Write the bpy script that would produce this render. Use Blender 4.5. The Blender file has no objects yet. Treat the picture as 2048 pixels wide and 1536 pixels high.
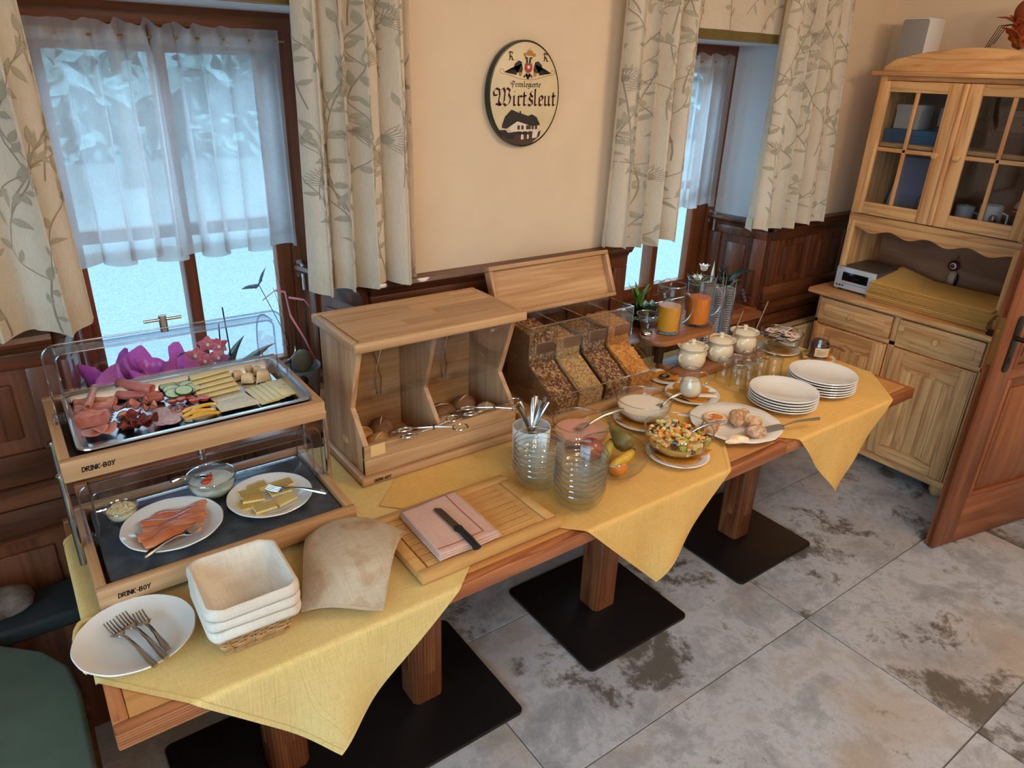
import bpy, bmesh, math, random
from mathutils import Vector, Matrix
random.seed(7)
sc = bpy.context.scene
col = sc.collection
PI = math.pi

# ------------------------------------------------------------------ camera
F_PX = 1415.13
RX = Vector((0.81054898, -0.58469608, 0.03377628))     # image right
RY = Vector((-0.21373637, -0.34900522, -0.91242102))   # image down
RZ = Vector((0.54527709, 0.73234271, -0.40785665))     # view direction
CAM = Vector((0, 0, 1.842))
cd = bpy.data.cameras.new('camera'); cam = bpy.data.objects.new('camera', cd); col.objects.link(cam)
cd.sensor_fit = 'HORIZONTAL'; cd.sensor_width = 36.0; cd.lens = F_PX / 2048 * 36; cd.clip_start = 0.02; cd.clip_end = 200
M = Matrix.Identity(4)
for r in range(3):
    M[r][0] = RX[r]; M[r][1] = -RY[r]; M[r][2] = -RZ[r]; M[r][3] = CAM[r]
cam.matrix_world = M
sc.camera = cam

# ------------------------------------------------------------------ world, lamps, exposure
w = bpy.data.worlds.new('sky'); sc.world = w; w.use_nodes = True
bg = w.node_tree.nodes['Background']; bg.inputs['Color'].default_value = (0.46, 0.75, 1.0, 1); bg.inputs['Strength'].default_value = 7.6
sc.view_settings.view_transform = 'Standard'; sc.view_settings.look = 'None'
sc.view_settings.exposure = -0.05; sc.view_settings.gamma = 1.0
sc.view_settings.use_curve_mapping = False
sc.cycles.max_bounces = 10; sc.cycles.transparent_max_bounces = 64
sc.cycles.caustics_reflective = False; sc.cycles.caustics_refractive = False

def chandelier_or_fill(x, y, z, watts, n=5, r=0.28, colr=(1.0, 0.78, 0.58)):
    for k in range(n):
        a = 2 * PI * k / n + 0.3
        L = bpy.data.lights.new('ceiling_or_fill_bulb', 'POINT'); L.energy = watts / n; L.color = colr; L.shadow_soft_size = 0.05
        o = bpy.data.objects.new('ceiling_or_fill_bulb', L); o.location = (x + r * math.cos(a), y + r * math.sin(a), z); col.objects.link(o)
chandelier_or_fill(2.30, 0.0, 2.24, 46)
chandelier_or_fill(0.45, -0.75, 2.22, 42)  # unseen second ring of bulbs, added as fill from behind the camera

# ------------------------------------------------------------------ helpers
def lin(c): return tuple(((x/255)/12.92 if x/255 <= 0.04045 else ((x/255+0.055)/1.055)**2.4) for x in c) + (1,)
def P(px, py, z):                       # a photo point lying on the horizontal plane at height z
    d = RX*((px-1024)/F_PX) + RY*((py-768)/F_PX) + RZ
    return CAM + d*((z-CAM.z)/d.z)

class MB:
    def __init__(s): s.v = []; s.f = []
    def add(s, v, f):
        n = len(s.v); s.v += [Vector(p) for p in v]; s.f += [tuple(i+n for i in q) for q in f]; return s
    def mark(s): return len(s.v)
    def xf(s, start, m):
        for i in range(start, len(s.v)): s.v[i] = m @ s.v[i]
        return s
    def box(s, x0, x1, y0, y1, z0, z1):
        return s.add([(x0,y0,z0),(x1,y0,z0),(x1,y1,z0),(x0,y1,z0),(x0,y0,z1),(x1,y0,z1),(x1,y1,z1),(x0,y1,z1)],
                     [(3,2,1,0),(4,5,6,7),(0,1,5,4),(1,2,6,5),(2,3,7,6),(3,0,4,7)])
    def prism(s, poly, lo, hi, axis='z'):
        n = len(poly)
        def pt(p, h):
            return {'z': (p[0],p[1],h), 'y': (p[0],h,p[1]), 'x': (h,p[0],p[1])}[axis]
        v = [pt(p, lo) for p in poly] + [pt(p, hi) for p in poly]
        f = [tuple(range(n))[::-1], tuple(range(n, 2*n))] + [(i, (i+1) % n, n+(i+1) % n, n+i) for i in range(n)]
        return s.add(v, f)
    def lathe(s, prof, seg=32, c=(0,0,0), sx=1, sy=1, a0=0):
        v = []; f = []; n = len(prof); idx = []
        for (r, z) in prof:
            if r < 1e-6: idx.append([len(v)]); v.append((c[0], c[1], c[2]+z))
            else:
                idx.append(list(range(len(v), len(v)+seg)))
                for k in range(seg):
                    a = a0 + 2*PI*k/seg; v.append((c[0]+r*sx*math.cos(a), c[1]+r*sy*math.sin(a), c[2]+z))
        for i in range(n-1):
            A, B = idx[i], idx[i+1]
            for k in range(seg):
                k2 = (k+1) % seg
                if len(A) == 1 and len(B) == 1: continue
                if len(A) == 1: f.append((A[0], B[k2], B[k]))
                elif len(B) == 1: f.append((A[k], A[k2], B[0]))
                else: f.append((A[k], A[k2], B[k2], B[k]))
        return s.add(v, f)
    def tube(s, pts, r, seg=8, cap=True):
        pts = [Vector(p) for p in pts]; n = len(pts)
        R = r if isinstance(r, (list, tuple)) else [r]*n
        v = []; f = []; up = None
        for i, p in enumerate(pts):
            t = (pts[min(i+1, n-1)] - pts[max(i-1, 0)]).normalized()
            if up is None:
                up = Vector((0,0,1)) if abs(t.z) < .9 else Vector((1,0,0))
            b = t.cross(up); 
            if b.length < 1e-6: b = t.orthogonal()
            b.normalize(); up = b.cross(t).normalized()
            for k in range(seg):
                a = 2*PI*k/seg; v.append(p + (b*math.cos(a) + up*math.sin(a))*R[i])
        for i in range(n-1):
            for k in range(seg):
                f.append((i*seg+k, i*seg+(k+1) % seg, (i+1)*seg+(k+1) % seg, (i+1)*seg+k))
        if cap: f += [tuple(range(seg))[::-1], tuple(range((n-1)*seg, n*seg))]
        return s.add(v, f)
    def ribbon(s, pts, sides, ):        # strip through pts, half-width vectors given
        v = []; f = []
        for p, w_ in zip(pts, sides): v += [Vector(p)-Vector(w_), Vector(p)+Vector(w_)]
        for i in range(len(pts)-1): f.append((2*i, 2*i+1, 2*i+3, 2*i+2))
        return s.add(v, f)
    def grid(s, fn, nu, nv, wrapu=False):
        v = []; f = []; cu = nu if wrapu else nu+1
        for j in range(nv+1):
            for i in range(cu): v.append(fn(i/nu, j/nv))
        for j in range(nv):
            for i in range(nu):
                i2 = (i+1) % cu
                f.append((j*cu+i, j*cu+i2, (j+1)*cu+i2, (j+1)*cu+i))
        return s.add(v, f)
    def ell(s, c, r, seg=16, rings=9, fn=None):
        prof = [(math.sin(PI*k/rings), -math.cos(PI*k/rings)) for k in range(rings+1)]
        prof[0] = (0, -1); prof[-1] = (0, 1); st = s.mark(); s.lathe(prof, seg)
        for i in range(st, len(s.v)):
            p = s.v[i]
            if fn: p = Vector(fn(p))
            s.v[i] = Vector((c[0]+p[0]*r[0], c[1]+p[1]*r[1], c[2]+p[2]*r[2]))
        return s
    def build(s, name, mat, parent=None, loc=None, rot=None, bevel=0, bseg=2, sharp=40, flat=False, thick=0, sub=0, off=0):
        me = bpy.data.meshes.new(name); me.from_pydata([tuple(p) for p in s.v], [], s.f)
        bm = bmesh.new(); bm.from_mesh(me)
        bmesh.ops.recalc_face_normals(bm, faces=bm.faces[:])
        if bevel:
            es = [e for e in bm.edges if len(e.link_faces) == 2 and e.calc_face_angle(0) > math.radians(30)]
            bmesh.ops.bevel(bm, geom=es, offset=bevel, segments=bseg, affect='EDGES', profile=0.5, clamp_overlap=True)
        bm.to_mesh(me); bm.free()
        if not flat:
            me.shade_smooth(); me.set_sharp_from_angle(angle=math.radians(sharp))
        me.materials.append(mat)
        o = bpy.data.objects.new(name, me); col.objects.link(o)
        if parent: o.parent = parent
        if loc is not None: o.location = loc
        if rot is not None: o.rotation_euler = rot
        if thick:
            m = o.modifiers.new('thickness', 'SOLIDIFY'); m.thickness = thick; m.offset = off
        if sub:
            m = o.modifiers.new('smooth', 'SUBSURF'); m.levels = sub; m.render_levels = sub
        return o

def tag(o, label=None, cat=None, group=None, kind=None):
    if label: o['label'] = label
    if cat: o['category'] = cat
    if group: o['group'] = group
    if kind: o['kind'] = kind
    return o
def thing(name, label, cat, loc=(0,0,0), rz=0, group=None, kind=None):
    o = bpy.data.objects.new(name, None); o.empty_display_size = 0.05; col.objects.link(o)
    o.location = loc; o.rotation_euler = (0, 0, rz); return tag(o, label, cat, group, kind)
def struct(name, label, cat=None, loc=(0,0,0)): return thing(name, label, cat or name.split('_')[0], loc, kind='structure')
def dup(root, loc, rz=None, label=None, group=None):
    r = root.copy(); col.objects.link(r); r.location = loc
    if rz is not None: r.rotation_euler = (r.rotation_euler[0], r.rotation_euler[1], rz)
    if label: r['label'] = label
    if group: r['group'] = group
    for ch in root.children:
        c = ch.copy(); col.objects.link(c); c.parent = r
        for g in ch.children:
            d = g.copy(); col.objects.link(d); d.parent = c
    return r
def arc(cx, cy, r, a0, a1, n): return [(cx+r*math.cos(math.radians(a0+(a1-a0)*k/n)), cy+r*math.sin(math.radians(a0+(a1-a0)*k/n))) for k in range(n+1)]
def rrect(x0, x1, y0, y1, r, n=5):
    return arc(x1-r, y0+r, r, -90, 0, n)+arc(x1-r, y1-r, r, 0, 90, n)+arc(x0+r, y1-r, r, 90, 180, n)+arc(x0+r, y0+r, r, 180, 270, n)

# ------------------------------------------------------------------ materials
def nodes(name):
    m = bpy.data.materials.new(name); m.use_nodes = True; nt = m.node_tree
    return m, nt, nt.nodes['Principled BSDF'], nt.nodes['Material Output']
def mix_rgb(nt, fac, a, b, mode='MIX'):
    n = nt.nodes.new('ShaderNodeMix'); n.data_type = 'RGBA'; n.blend_type = mode
    if isinstance(fac, (int, float)): n.inputs[0].default_value = fac
    else: nt.links.new(fac, n.inputs[0])
    for s_, v in ((6, a), (7, b)):
        if isinstance(v, tuple): n.inputs[s_].default_value = v
        else: nt.links.new(v, n.inputs[s_])
    return n.outputs[2]
def coords(nt, scale=(1,1,1), rnd=True, kind='Object', rot=(0,0,0)):
    tc = nt.nodes.new('ShaderNodeTexCoord'); mp = nt.nodes.new('ShaderNodeMapping'); mp.inputs['Scale'].default_value = scale
    mp.inputs['Rotation'].default_value = rot
    nt.links.new(tc.outputs[kind], mp.inputs['Vector'])
    if rnd:
        oi = nt.nodes.new('ShaderNodeObjectInfo'); mu = nt.nodes.new('ShaderNodeMath'); mu.operation = 'MULTIPLY'; mu.inputs[1].default_value = 37.0
        nt.links.new(oi.outputs['Random'], mu.inputs[0]); nt.links.new(mu.outputs[0], mp.inputs['Location'])
    return mp.outputs[0]
def noise(nt, vec, scale, detail=4, dist=0, rough=.55):
    n = nt.nodes.new('ShaderNodeTexNoise'); n.inputs['Scale'].default_value = scale; n.inputs['Detail'].default_value = detail
    n.inputs['Distortion'].default_value = dist; n.inputs['Roughness'].default_value = rough; nt.links.new(vec, n.inputs['Vector']); return n.outputs['Fac']
def ramp(nt, fac, stops):
    r = nt.nodes.new('ShaderNodeValToRGB'); e = r.color_ramp.elements
    while len(e) < len(stops): e.new(0.5)
    for k, (p, c) in enumerate(stops): e[k].position = p; e[k].color = c if len(c) == 4 else c+(1,)
    nt.links.new(fac, r.inputs[0]); return r.outputs[0]
def bump(nt, b, h, strength, dist=0.002):
    n = nt.nodes.new('ShaderNodeBump'); n.inputs['Strength'].default_value = strength; n.inputs['Distance'].default_value = dist
    nt.links.new(h, n.inputs['Height']); nt.links.new(n.outputs[0], b.inputs['Normal'])
def plain(name, c, rough=.5, metal=0, var=0, vscale=20, c2=None, bmp=0, bscale=80, sss=0, coat=0, spec=.5):
    m, nt, b, o = nodes(name); c = lin(c)
    b.inputs['Roughness'].default_value = rough; b.inputs['Metallic'].default_value = metal; b.inputs['Specular IOR Level'].default_value = spec
    b.inputs['Coat Weight'].default_value = coat
    if sss: b.inputs['Subsurface Weight'].default_value = sss; b.inputs['Subsurface Radius'].default_value = (.02,.01,.006); b.inputs['Subsurface Scale'].default_value = .3
    if var or c2:
        c2 = lin(c2) if c2 else tuple(x*(1-var) for x in c[:3])+(1,)
        v = noise(nt, coords(nt), vscale, 5); nt.links.new(ramp(nt, v, [(.35, c), (.68, c2)]), b.inputs['Base Color'])
    else: b.inputs['Base Color'].default_value = c
    if bmp: bump(nt, b, noise(nt, coords(nt), bscale, 4), bmp)
    return m
def wood(name, base, dark, axis='x', fine=38, rough=.42, bands=0, vary=.12, coat=0, contrast=(.36,.66), bstr=.12, lines=None):
    m, nt, b, o = nodes(name)
    sc_ = {'x': (1.6, fine, fine), 'y': (fine, 1.6, fine), 'z': (fine, fine, 1.6)}[axis]
    v = coords(nt, sc_); f1 = noise(nt, v, 1.0, 6, .9)
    cc = ramp(nt, f1, [(contrast[0], lin(dark)), (contrast[1], lin(base))])
    if bands:
        s2 = {'x': (.55, 9, 9), 'y': (9, .55, 9), 'z': (9, 9, .55)}[axis]
        v2 = coords(nt, s2); n2 = noise(nt, v2, .55, 2, .4)
        mm = nt.nodes.new('ShaderNodeMath'); mm.operation = 'MULTIPLY'; mm.inputs[1].default_value = bands; nt.links.new(n2, mm.inputs[0])
        si = nt.nodes.new('ShaderNodeMath'); si.operation = 'SINE'; nt.links.new(mm.outputs[0], si.inputs[0])
        rr = ramp(nt, si.outputs[0], [(0.0, (1,1,1)), (.45, (.9,.84,.78)), (1.0, (.48,.34,.26))])
        cc = mix_rgb(nt, .55, cc, rr, 'MULTIPLY')
    if lines:                                   # growth rings cut lengthwise: (component, lines per metre, waviness)
        s3 = {'x': (1.3, 14, 14), 'y': (14, 1.3, 14), 'z': (14, 14, 1.3)}[axis]
        n3 = noise(nt, coords(nt, s3), .8, 3, .5); tc = nt.nodes.new('ShaderNodeTexCoord'); sx = nt.nodes.new('ShaderNodeSeparateXYZ'); nt.links.new(tc.outputs['Object'], sx.inputs[0])
        m1 = nt.nodes.new('ShaderNodeMath'); m1.operation = 'MULTIPLY'; m1.inputs[1].default_value = lines[1]*2*PI; nt.links.new(sx.outputs[lines[0]], m1.inputs[0])
        m2 = nt.nodes.new('ShaderNodeMath'); m2.operation = 'MULTIPLY_ADD'; m2.inputs[1].default_value = lines[2]; nt.links.new(n3, m2.inputs[0]); nt.links.new(m1.outputs[0], m2.inputs[2])
        m3 = nt.nodes.new('ShaderNodeMath'); m3.operation = 'SINE'; nt.links.new(m2.outputs[0], m3.inputs[0])
        cc = mix_rgb(nt, lines[3] if len(lines) > 3 else .75, cc, ramp(nt, m3.outputs[0], [(0.0, (1.05,1.05,1.05)), (.35, (.95,.92,.9)), (.9, (.42,.32,.27))]), 'MULTIPLY')
    oi = nt.nodes.new('ShaderNodeObjectInfo'); hs = nt.nodes.new('ShaderNodeHueSaturation')
    mr = nt.nodes.new('ShaderNodeMapRange'); mr.inputs[3].default_value = 1-vary; mr.inputs[4].default_value = 1+vary
    nt.links.new(oi.outputs['Random'], mr.inputs[0]); nt.links.new(mr.outputs[0], hs.inputs['Value']); nt.links.new(cc, hs.inputs['Color'])
    nt.links.new(hs.outputs[0], b.inputs['Base Color']); b.inputs['Roughness'].default_value = rough; b.inputs['Coat Weight'].default_value = coat
    bump(nt, b, f1, bstr, .001)
    return m
def glass(name, tint=(1,1,1), refl=1.0, rough=.02, base=.0, haze=0):
    m, nt, b, o = nodes(name); nt.nodes.remove(b)
    t = nt.nodes.new('ShaderNodeBsdfTransparent'); t.inputs[0].default_value = tint+(1,)
    g = nt.nodes.new('ShaderNodeBsdfGlossy'); g.inputs['Roughness'].default_value = rough
    lw = nt.nodes.new('ShaderNodeLayerWeight'); lw.inputs[0].default_value = 0.5
    pw = nt.nodes.new('ShaderNodeMath'); pw.operation = 'POWER'; pw.inputs[1].default_value = 4.0; nt.links.new(lw.outputs['Facing'], pw.inputs[0])
    mu = nt.nodes.new('ShaderNodeMath'); mu.operation = 'MULTIPLY_ADD'; mu.inputs[1].default_value = .75*min(refl, 1.3); mu.inputs[2].default_value = .03*refl+base; mu.use_clamp = True
    nt.links.new(pw.outputs[0], mu.inputs[0]); mx = nt.nodes.new('ShaderNodeMixShader')
    nt.links.new(mu.outputs[0], mx.inputs[0]); nt.links.new(t.outputs[0], mx.inputs[1]); nt.links.new(g.outputs[0], mx.inputs[2])
    last = mx.outputs[0]
    if haze:
        d = nt.nodes.new('ShaderNodeBsdfTranslucent'); d.inputs[0].default_value = tint+(1,); m2 = nt.nodes.new('ShaderNodeMixShader'); m2.inputs[0].default_value = haze
        nt.links.new(last, m2.inputs[1]); nt.links.new(d.outputs[0], m2.inputs[2]); last = m2.outputs[0]
    nt.links.new(last, o.inputs[0]); return m
def cloth(name, c, c2=None, translucent=0, transparent=0, weave=420, bstr=.25, rough=.9, stain=None, brick=False):
    m, nt, b, o = nodes(name); b.inputs['Roughness'].default_value = rough; b.inputs['Specular IOR Level'].default_value = .2
    v = coords(nt, (1,1,1)); n1 = noise(nt, v, 7, 4)
    cc = ramp(nt, n1, [(.3, lin(c)), (.7, lin(c2 or tuple(x*.93 for x in c)))])
    va = coords(nt, (weave, weave*.08, weave*.08), rnd=False); vb = coords(nt, (weave*.08, weave, weave), rnd=False)
    wv = mix_rgb(nt, .5, noise(nt, va, 1, 2), noise(nt, vb, 1, 2))
    wr = ramp(nt, wv, [(.3, (.82,.82,.82)), (.6, (1.03,1.03,1.03))]); cc = mix_rgb(nt, .8, cc, wr, 'MULTIPLY')
    if stain:
        cc = mix_rgb(nt, ramp(nt, noise(nt, v, 16, 5), [(.50, (0,0,0)), (.72, (.75,.75,.75))]), cc, lin(stain))
    nt.links.new(cc, b.inputs['Base Color'])
    if brick:
        br = nt.nodes.new('ShaderNodeTexBrick'); br.inputs['Scale'].default_value = 34; br.inputs['Mortar Size'].default_value = .035
        br.inputs['Color1'].default_value = (1,1,1,1); br.inputs['Color2'].default_value = (.35,.35,.35,1); br.inputs['Mortar'].default_value = (.1,.1,.1,1)
        br.offset = .37; br.squash = .6; br.squash_frequency = 3
        nt.links.new(coords(nt, (1,1,1), rnd=False, rot=(0,0,.3)), br.inputs['Vector']); bump(nt, b, br.outputs[0], 1.0, .003)
    else: bump(nt, b, wv, bstr, .0008)
    last = b.outputs[0]
    if translucent:
        t = nt.nodes.new('ShaderNodeBsdfTranslucent'); nt.links.new(cc, t.inputs[0]); mx = nt.nodes.new('ShaderNodeMixShader'); mx.inputs[0].default_value = translucent
        nt.links.new(last, mx.inputs[1]); nt.links.new(t.outputs[0], mx.inputs[2]); last = mx.outputs[0]
    if transparent:
        t = nt.nodes.new('ShaderNodeBsdfTransparent'); mx = nt.nodes.new('ShaderNodeMixShader'); mx.inputs[0].default_value = transparent
        nt.links.new(last, mx.inputs[1]); nt.links.new(t.outputs[0], mx.inputs[2]); last = mx.outputs[0]
    nt.links.new(last, o.inputs[0]); return m

M_PLASTER = plain('plaster', (230,207,177), .9, var=.05, vscale=6, bmp=.25, bscale=60)
M_CEIL = plain('ceiling paint', (232,226,214), .95)
M_WAINS = wood('wainscot wood', (122,70,42), (76,40,24), 'z', 26, .38, bands=0, vary=.1, coat=.15)
M_WAINSX = wood('wainscot wood rail', (122,70,42), (70,36,20), 'x', 22, .38, bands=16, vary=.08, coat=.15)
M_WIN = wood('window frame wood', (138,76,42), (104,54,28), 'z', 40, .42, vary=.06)
M_WINX = wood('window frame wood rail', (138,76,42), (104,54,28), 'x', 40, .42, vary=.06)
M_OAK = wood('oak board', (204,162,118), (172,126,84), 'x', 34, .42, vary=.10)
M_OAKY = wood('oak side', (204,162,118), (172,126,84), 'y', 34, .42, vary=.10)
M_STAVE = wood('oak stave', (204,162,118), (176,130,88), 'x', 34, .42, vary=.17)
M_WPLAST = plain('white reveal plaster', (222,226,232), .9, bmp=.2, bscale=60)
M_OAKZ = wood('oak upright', (200,156,116), (168,120,84), 'z', 34, .42, vary=.15)
M_PINE = wood('pine', (242,190,128), (214,146,90), 'z', 16, .45, lines=(1, 20, 30, .38), vary=.07, contrast=(.3,.6))
M_PINEY = wood('pine rail', (242,190,128), (214,146,90), 'y', 16, .45, lines=(2, 18, 30, .38), vary=.07, contrast=(.3,.6))
M_TEDGE = wood('larch edging', (190,122,76), (152,88,50), 'x', 22, .4, vary=.05, lines=(2, 150, 26))
M_TEDGEY = wood('larch edging end', (190,122,76), (152,88,50), 'y', 22, .4, vary=.05, lines=(2, 150, 26))
M_TTOP = wood('table laminate', (206,148,88), (190,130,72), 'x', 60, .35, vary=.03)
M_POST = wood('larch post', (160,98,60), (118,66,38), 'z', 24, .42, vary=.06, lines=(0, 110, 16))
M_DOOR = wood('door wood', (164,96,56), (122,66,36), 'z', 18, .42, bands=13, vary=.05)
M_DOORX = wood('door rail wood', (164,96,56), (122,66,36), 'x', 18, .42, bands=13, vary=.05)
M_BAMBOO = wood('bamboo board', (216,168,104), (192,140,80), 'x', 30, .5, vary=.06)
M_BLACK = plain('black steel plate', (16,16,19), .32)
M_CHROME = plain('chrome', (205,205,210), .12, 1)
M_STEEL = plain('brushed steel', (190,190,192), .2, 1)
M_CUT = plain('cutlery steel', (185,182,180), .18, 1)
M_PORC = plain('white porcelain', (232,230,226), .12, coat=.3)
M_PORCT = plain('worn white porcelain', (224,222,220), .12, coat=.3)
M_CREAM = plain('cream stoneware', (234,220,190), .2, coat=.3)
M_GLASS = glass('clear glass', (.975,.988,.985), 1.3)
M_BOWLG = glass('bowl glass', (.985,.995,.993), 1.3, base=.0)
M_RIM = glass('glass edge', (.84,.90,.92), 1.3, .03, .20)
M_BEAD = glass('polycarbonate edge', (.70,.74,.82), 1.3, .04, .14)
M_PANE = glass('window pane', (.97,.99,.99), .5)
M_ACRYL = glass('clear acrylic', (.95,.955,.97), 1.3, .04, .015)
M_ROLL = glass('clear polycarbonate', (.93,.94,.97), 1.1, .03, .0, .012)
M_CABG = glass('cabinet glass', (.86,.89,.92), 1.3)
M_SHEER = cloth('sheer voile', (246,247,250), translucent=.62, transparent=.40, weave=700, bstr=.05)
M_LINEN = cloth('floral linen', (238,226,206), (231,217,195), translucent=.28, weave=500, bstr=.12)
M_HEM = cloth('linen hem', (230,216,190), weave=500, bstr=.12)
M_PRINT = plain('print grey green', (176,168,146), .9)
M_PRINTD = plain('print brown line', (158,142,124), .9)
M_OLIVE = cloth('olive trim', (112,98,58), weave=300)
M_YEL1 = cloth('yellow damask', (234,204,136), (228,196,126), brick=True)
M_YEL = cloth('yellow tablecloth', (230,186,112), (224,176,100), weave=260, bstr=.2)
M_GREEN = plain('green bench fabric', (92,112,100), .75, var=.25, vscale=9, bmp=.1)
M_DGREEN = plain('dark bench fabric', (42,50,52), .8, var=.3, vscale=12)
def tile_mat():
    m, nt, b, o = nodes('stone tile')
    v = coords(nt, (1,1,1)); n1 = noise(nt, v, 1.5, 9, .25, .62); n2 = noise(nt, v, 4.2, 12, .25, .76); n3 = noise(nt, v, 2.2, 4, .1)
    base = ramp(nt, n2, [(.34, lin((130,132,138))), (.47, lin((160,163,170))), (.53, lin((182,185,194))), (.60, lin((168,168,170))), (.72, lin((156,152,150)))])
    warm = mix_rgb(nt, ramp(nt, n3, [(.5, (0,0,0)), (.68, (.7,.7,.7))]), base, lin((172,154,136)))
    m1 = nt.nodes.new('ShaderNodeMath'); m1.operation = 'MULTIPLY'; nt.links.new(n1, m1.inputs[0]); nt.links.new(n2, m1.inputs[1])
    dark = mix_rgb(nt, ramp(nt, m1.outputs[0], [(.274, (0,0,0)), (.325, (.92,.92,.92))]), warm, lin((84,78,72)))
    nt.links.new(dark, b.inputs['Base Color']); b.inputs['Roughness'].default_value = .42
    bump(nt, b, n2, .08, .001); return m
M_TILE = tile_mat()
M_GROUT = plain('grout', (96,90,84), .9)
# ================================================================== THE SETTING
WY = 2.10                                   # room face of the back wall
N1 = (0.054, 0.955, 0.130, 0.870)           # window niches: x at the wall face, x at the window
N2 = (2.120, 3.137, 2.200, 3.080)
SILL = 0.745; SOF = 1.975; RW = 3.86
# outside
M_GRAVEL = plain('pale gravel', (122,128,127), .95, c2=(96,104,105), vscale=55, bmp=.3, bscale=90)
g = MB().box(-60, 60, -60, 70, -0.5, -0.35).build('ground', M_GRAVEL); tag(g, 'pale gravel yard outside the windows', 'ground', kind='structure')
M_LEAF_OUT = plain('outdoor foliage', (136,160,158), .9, c2=(84,108,110), vscale=6)
M_BARK = plain('bark', (80,68,58), .9)
def out_tree(x, y, h, r, label):
    t = thing('leafy_tree', label, 'tree', (x, y, -0.35), group='trees across the yard')
    MB().tube([(0,0,0),(0.1,0,h*.4),(0,0.1,h*.8)], [.16,.12,.06], 7).build('trunk', M_BARK, t)
    m = MB(); rnd = random.Random(int(x*10))
    for k in range(300):
        a = rnd.uniform(0, 2*PI); q = rnd.uniform(-1, 1); rr = r*math.sqrt(max(0,1-q*q))*rnd.uniform(.75,1.05)
        c = Vector((rr*math.cos(a), rr*math.sin(a), h*.62+q*h*.4)); s_ = rnd.uniform(.18,.38)
        u = Vector((rnd.uniform(-1,1), rnd.uniform(-1,1), rnd.uniform(-1,1))).normalized()*s_; v = u.orthogonal().normalized()*s_
        m.add([c-u, c+v*.6, c+u, c-v*.6], [(0,1,2,3)])
    m.build('foliage', M_LEAF_OUT, t, flat=True)
out_tree(-1.6, 13.0, 6.5, 2.0, 'leafy tree farthest left beyond the gravel yard')
out_tree(2.2, 14.5, 7.0, 2.3, 'broad leafy tree behind the voile of the left window')
out_tree(7.6, 13.5, 6.4, 2.1, 'leafy tree beyond the yard between the two windows')
out_tree(15.0, 15.0, 6.8, 2.2, 'leafy tree behind the voile of the right window')

hd = thing('conifer_hedge', 'tall dense conifer hedge beyond the gravel yard', 'hedge', (6, 19, -.35)); rnd = random.Random(77); m = MB()
MB().box(-26, 30, -.4, .6, 0, 8.2).build('inner_branches', plain('hedge core', (66,84,84), .95, c2=(44,60,62), vscale=3), hd)
for k in range(6000):
    c = Vector((rnd.uniform(-26,30), -.4+rnd.uniform(-.7,.0), rnd.uniform(0,8.9))); s_ = rnd.uniform(.10,.30); u = Vector((rnd.uniform(-1,1), rnd.uniform(-.6,.6), rnd.uniform(-1,1))).normalized()*s_; v = u.orthogonal().normalized()*s_*.6; m.add([c-u, c+v, c+u, c-v], [(0,1,2,3)])
m.build('foliage', M_LEAF_OUT, hd, flat=True)
# floor: every tile a piece of its own
fl = struct('floor', 'floor of large mottled grey and beige stone tiles', 'floor')
MB().box(-1.3, 3.95, -3.1, 2.6, -.06, -.004).build('screed', M_GROUT, fl)
tm = None
for i in range(-3, 3):
    for j in range(-7, 3):
        x0 = 2.147+1.195*i; y0 = .390+.599*j
        if x0+1.19 < -1.25 or x0 > 3.88 or y0 > 2.1: continue
        if tm is None:
            o = MB().box(-.5958, .5958, -.2978, .2978, -.004, 0).build('floor_tile', M_TILE, fl, bevel=.0012, bseg=1); tm = o.data
        else:
            o = bpy.data.objects.new('floor_tile', tm); col.objects.link(o); o.parent = fl
        o.location = (x0+.5975, y0+.2995, 0)

# walls
wb = struct('wall_back', 'cream plastered back wall with two deep window niches', 'wall')
m = MB()
for q in ([(-1.3,WY),(N1[0],WY),(N1[2],2.5),(-1.3,2.5)], [(N1[1],WY),(N2[0],WY),(N2[2],2.5),(N1[3],2.5)], [(N2[1],WY),(3.95,WY),(3.95,2.5),(N2[3],2.5)]):
    m.prism(q, SILL-.03, SOF)
m.box(-1.3, 3.95, WY, 2.5, -.06, SILL-.03); m.box(-1.3, 3.95, WY, 2.5, SOF, 2.62)
m.build('plaster', M_PLASTER, wb)
for n in (N1, N2):
    e = .003; z0, z1 = 1.186, SOF-.001
    for a, b, s_ in ((n[0], n[2], 1), (n[1], n[3], -1)):
        MB().prism([(a-.0*s_, WY+.004), (a+e*s_, WY+.004), (b+e*s_, 2.498), (b, 2.498)], z0, z1).build('reveal_plaster', M_WPLAST, wb)
    MB().prism([(n[0]+.003, WY+.003), (n[1]-.003, WY+.003), (n[3], 2.498), (n[2], 2.498)], SOF-.003, SOF-.001).build('soffit_plaster', M_WPLAST, wb)
for nm, lab, bb in (('wall_right', 'cream plastered right wall behind the pine hutch', (RW, RW+.1, -3.1, 2.5)), ('wall_front', 'plastered wall behind the viewer', (-1.4, 3.96, -3.2, -3.1))):
    tag(MB().box(*bb, -.06, 2.62).build(nm, M_PLASTER), lab, 'wall', kind='structure')
m = MB(); LY0, LY1, LZ0, LZ1 = -2.4, .95, .70, 2.25
m.box(-1.4, -1.3, -3.1, LY0, -.06, 2.62); m.box(-1.4, -1.3, LY1, 2.5, -.06, 2.62); m.box(-1.4, -1.3, LY0, LY1, -.06, LZ0); m.box(-1.4, -1.3, LY0, LY1, LZ1, 2.62)
tag(m.build('wall_left', M_PLASTER), 'cream plastered left wall with an added window opening', 'wall', kind='structure')
tag(MB().box(-1.4, 3.96, -3.2, 2.6, 2.60, 2.7).build('ceiling', M_CEIL), 'pale painted ceiling', 'ceiling', kind='structure')

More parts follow.
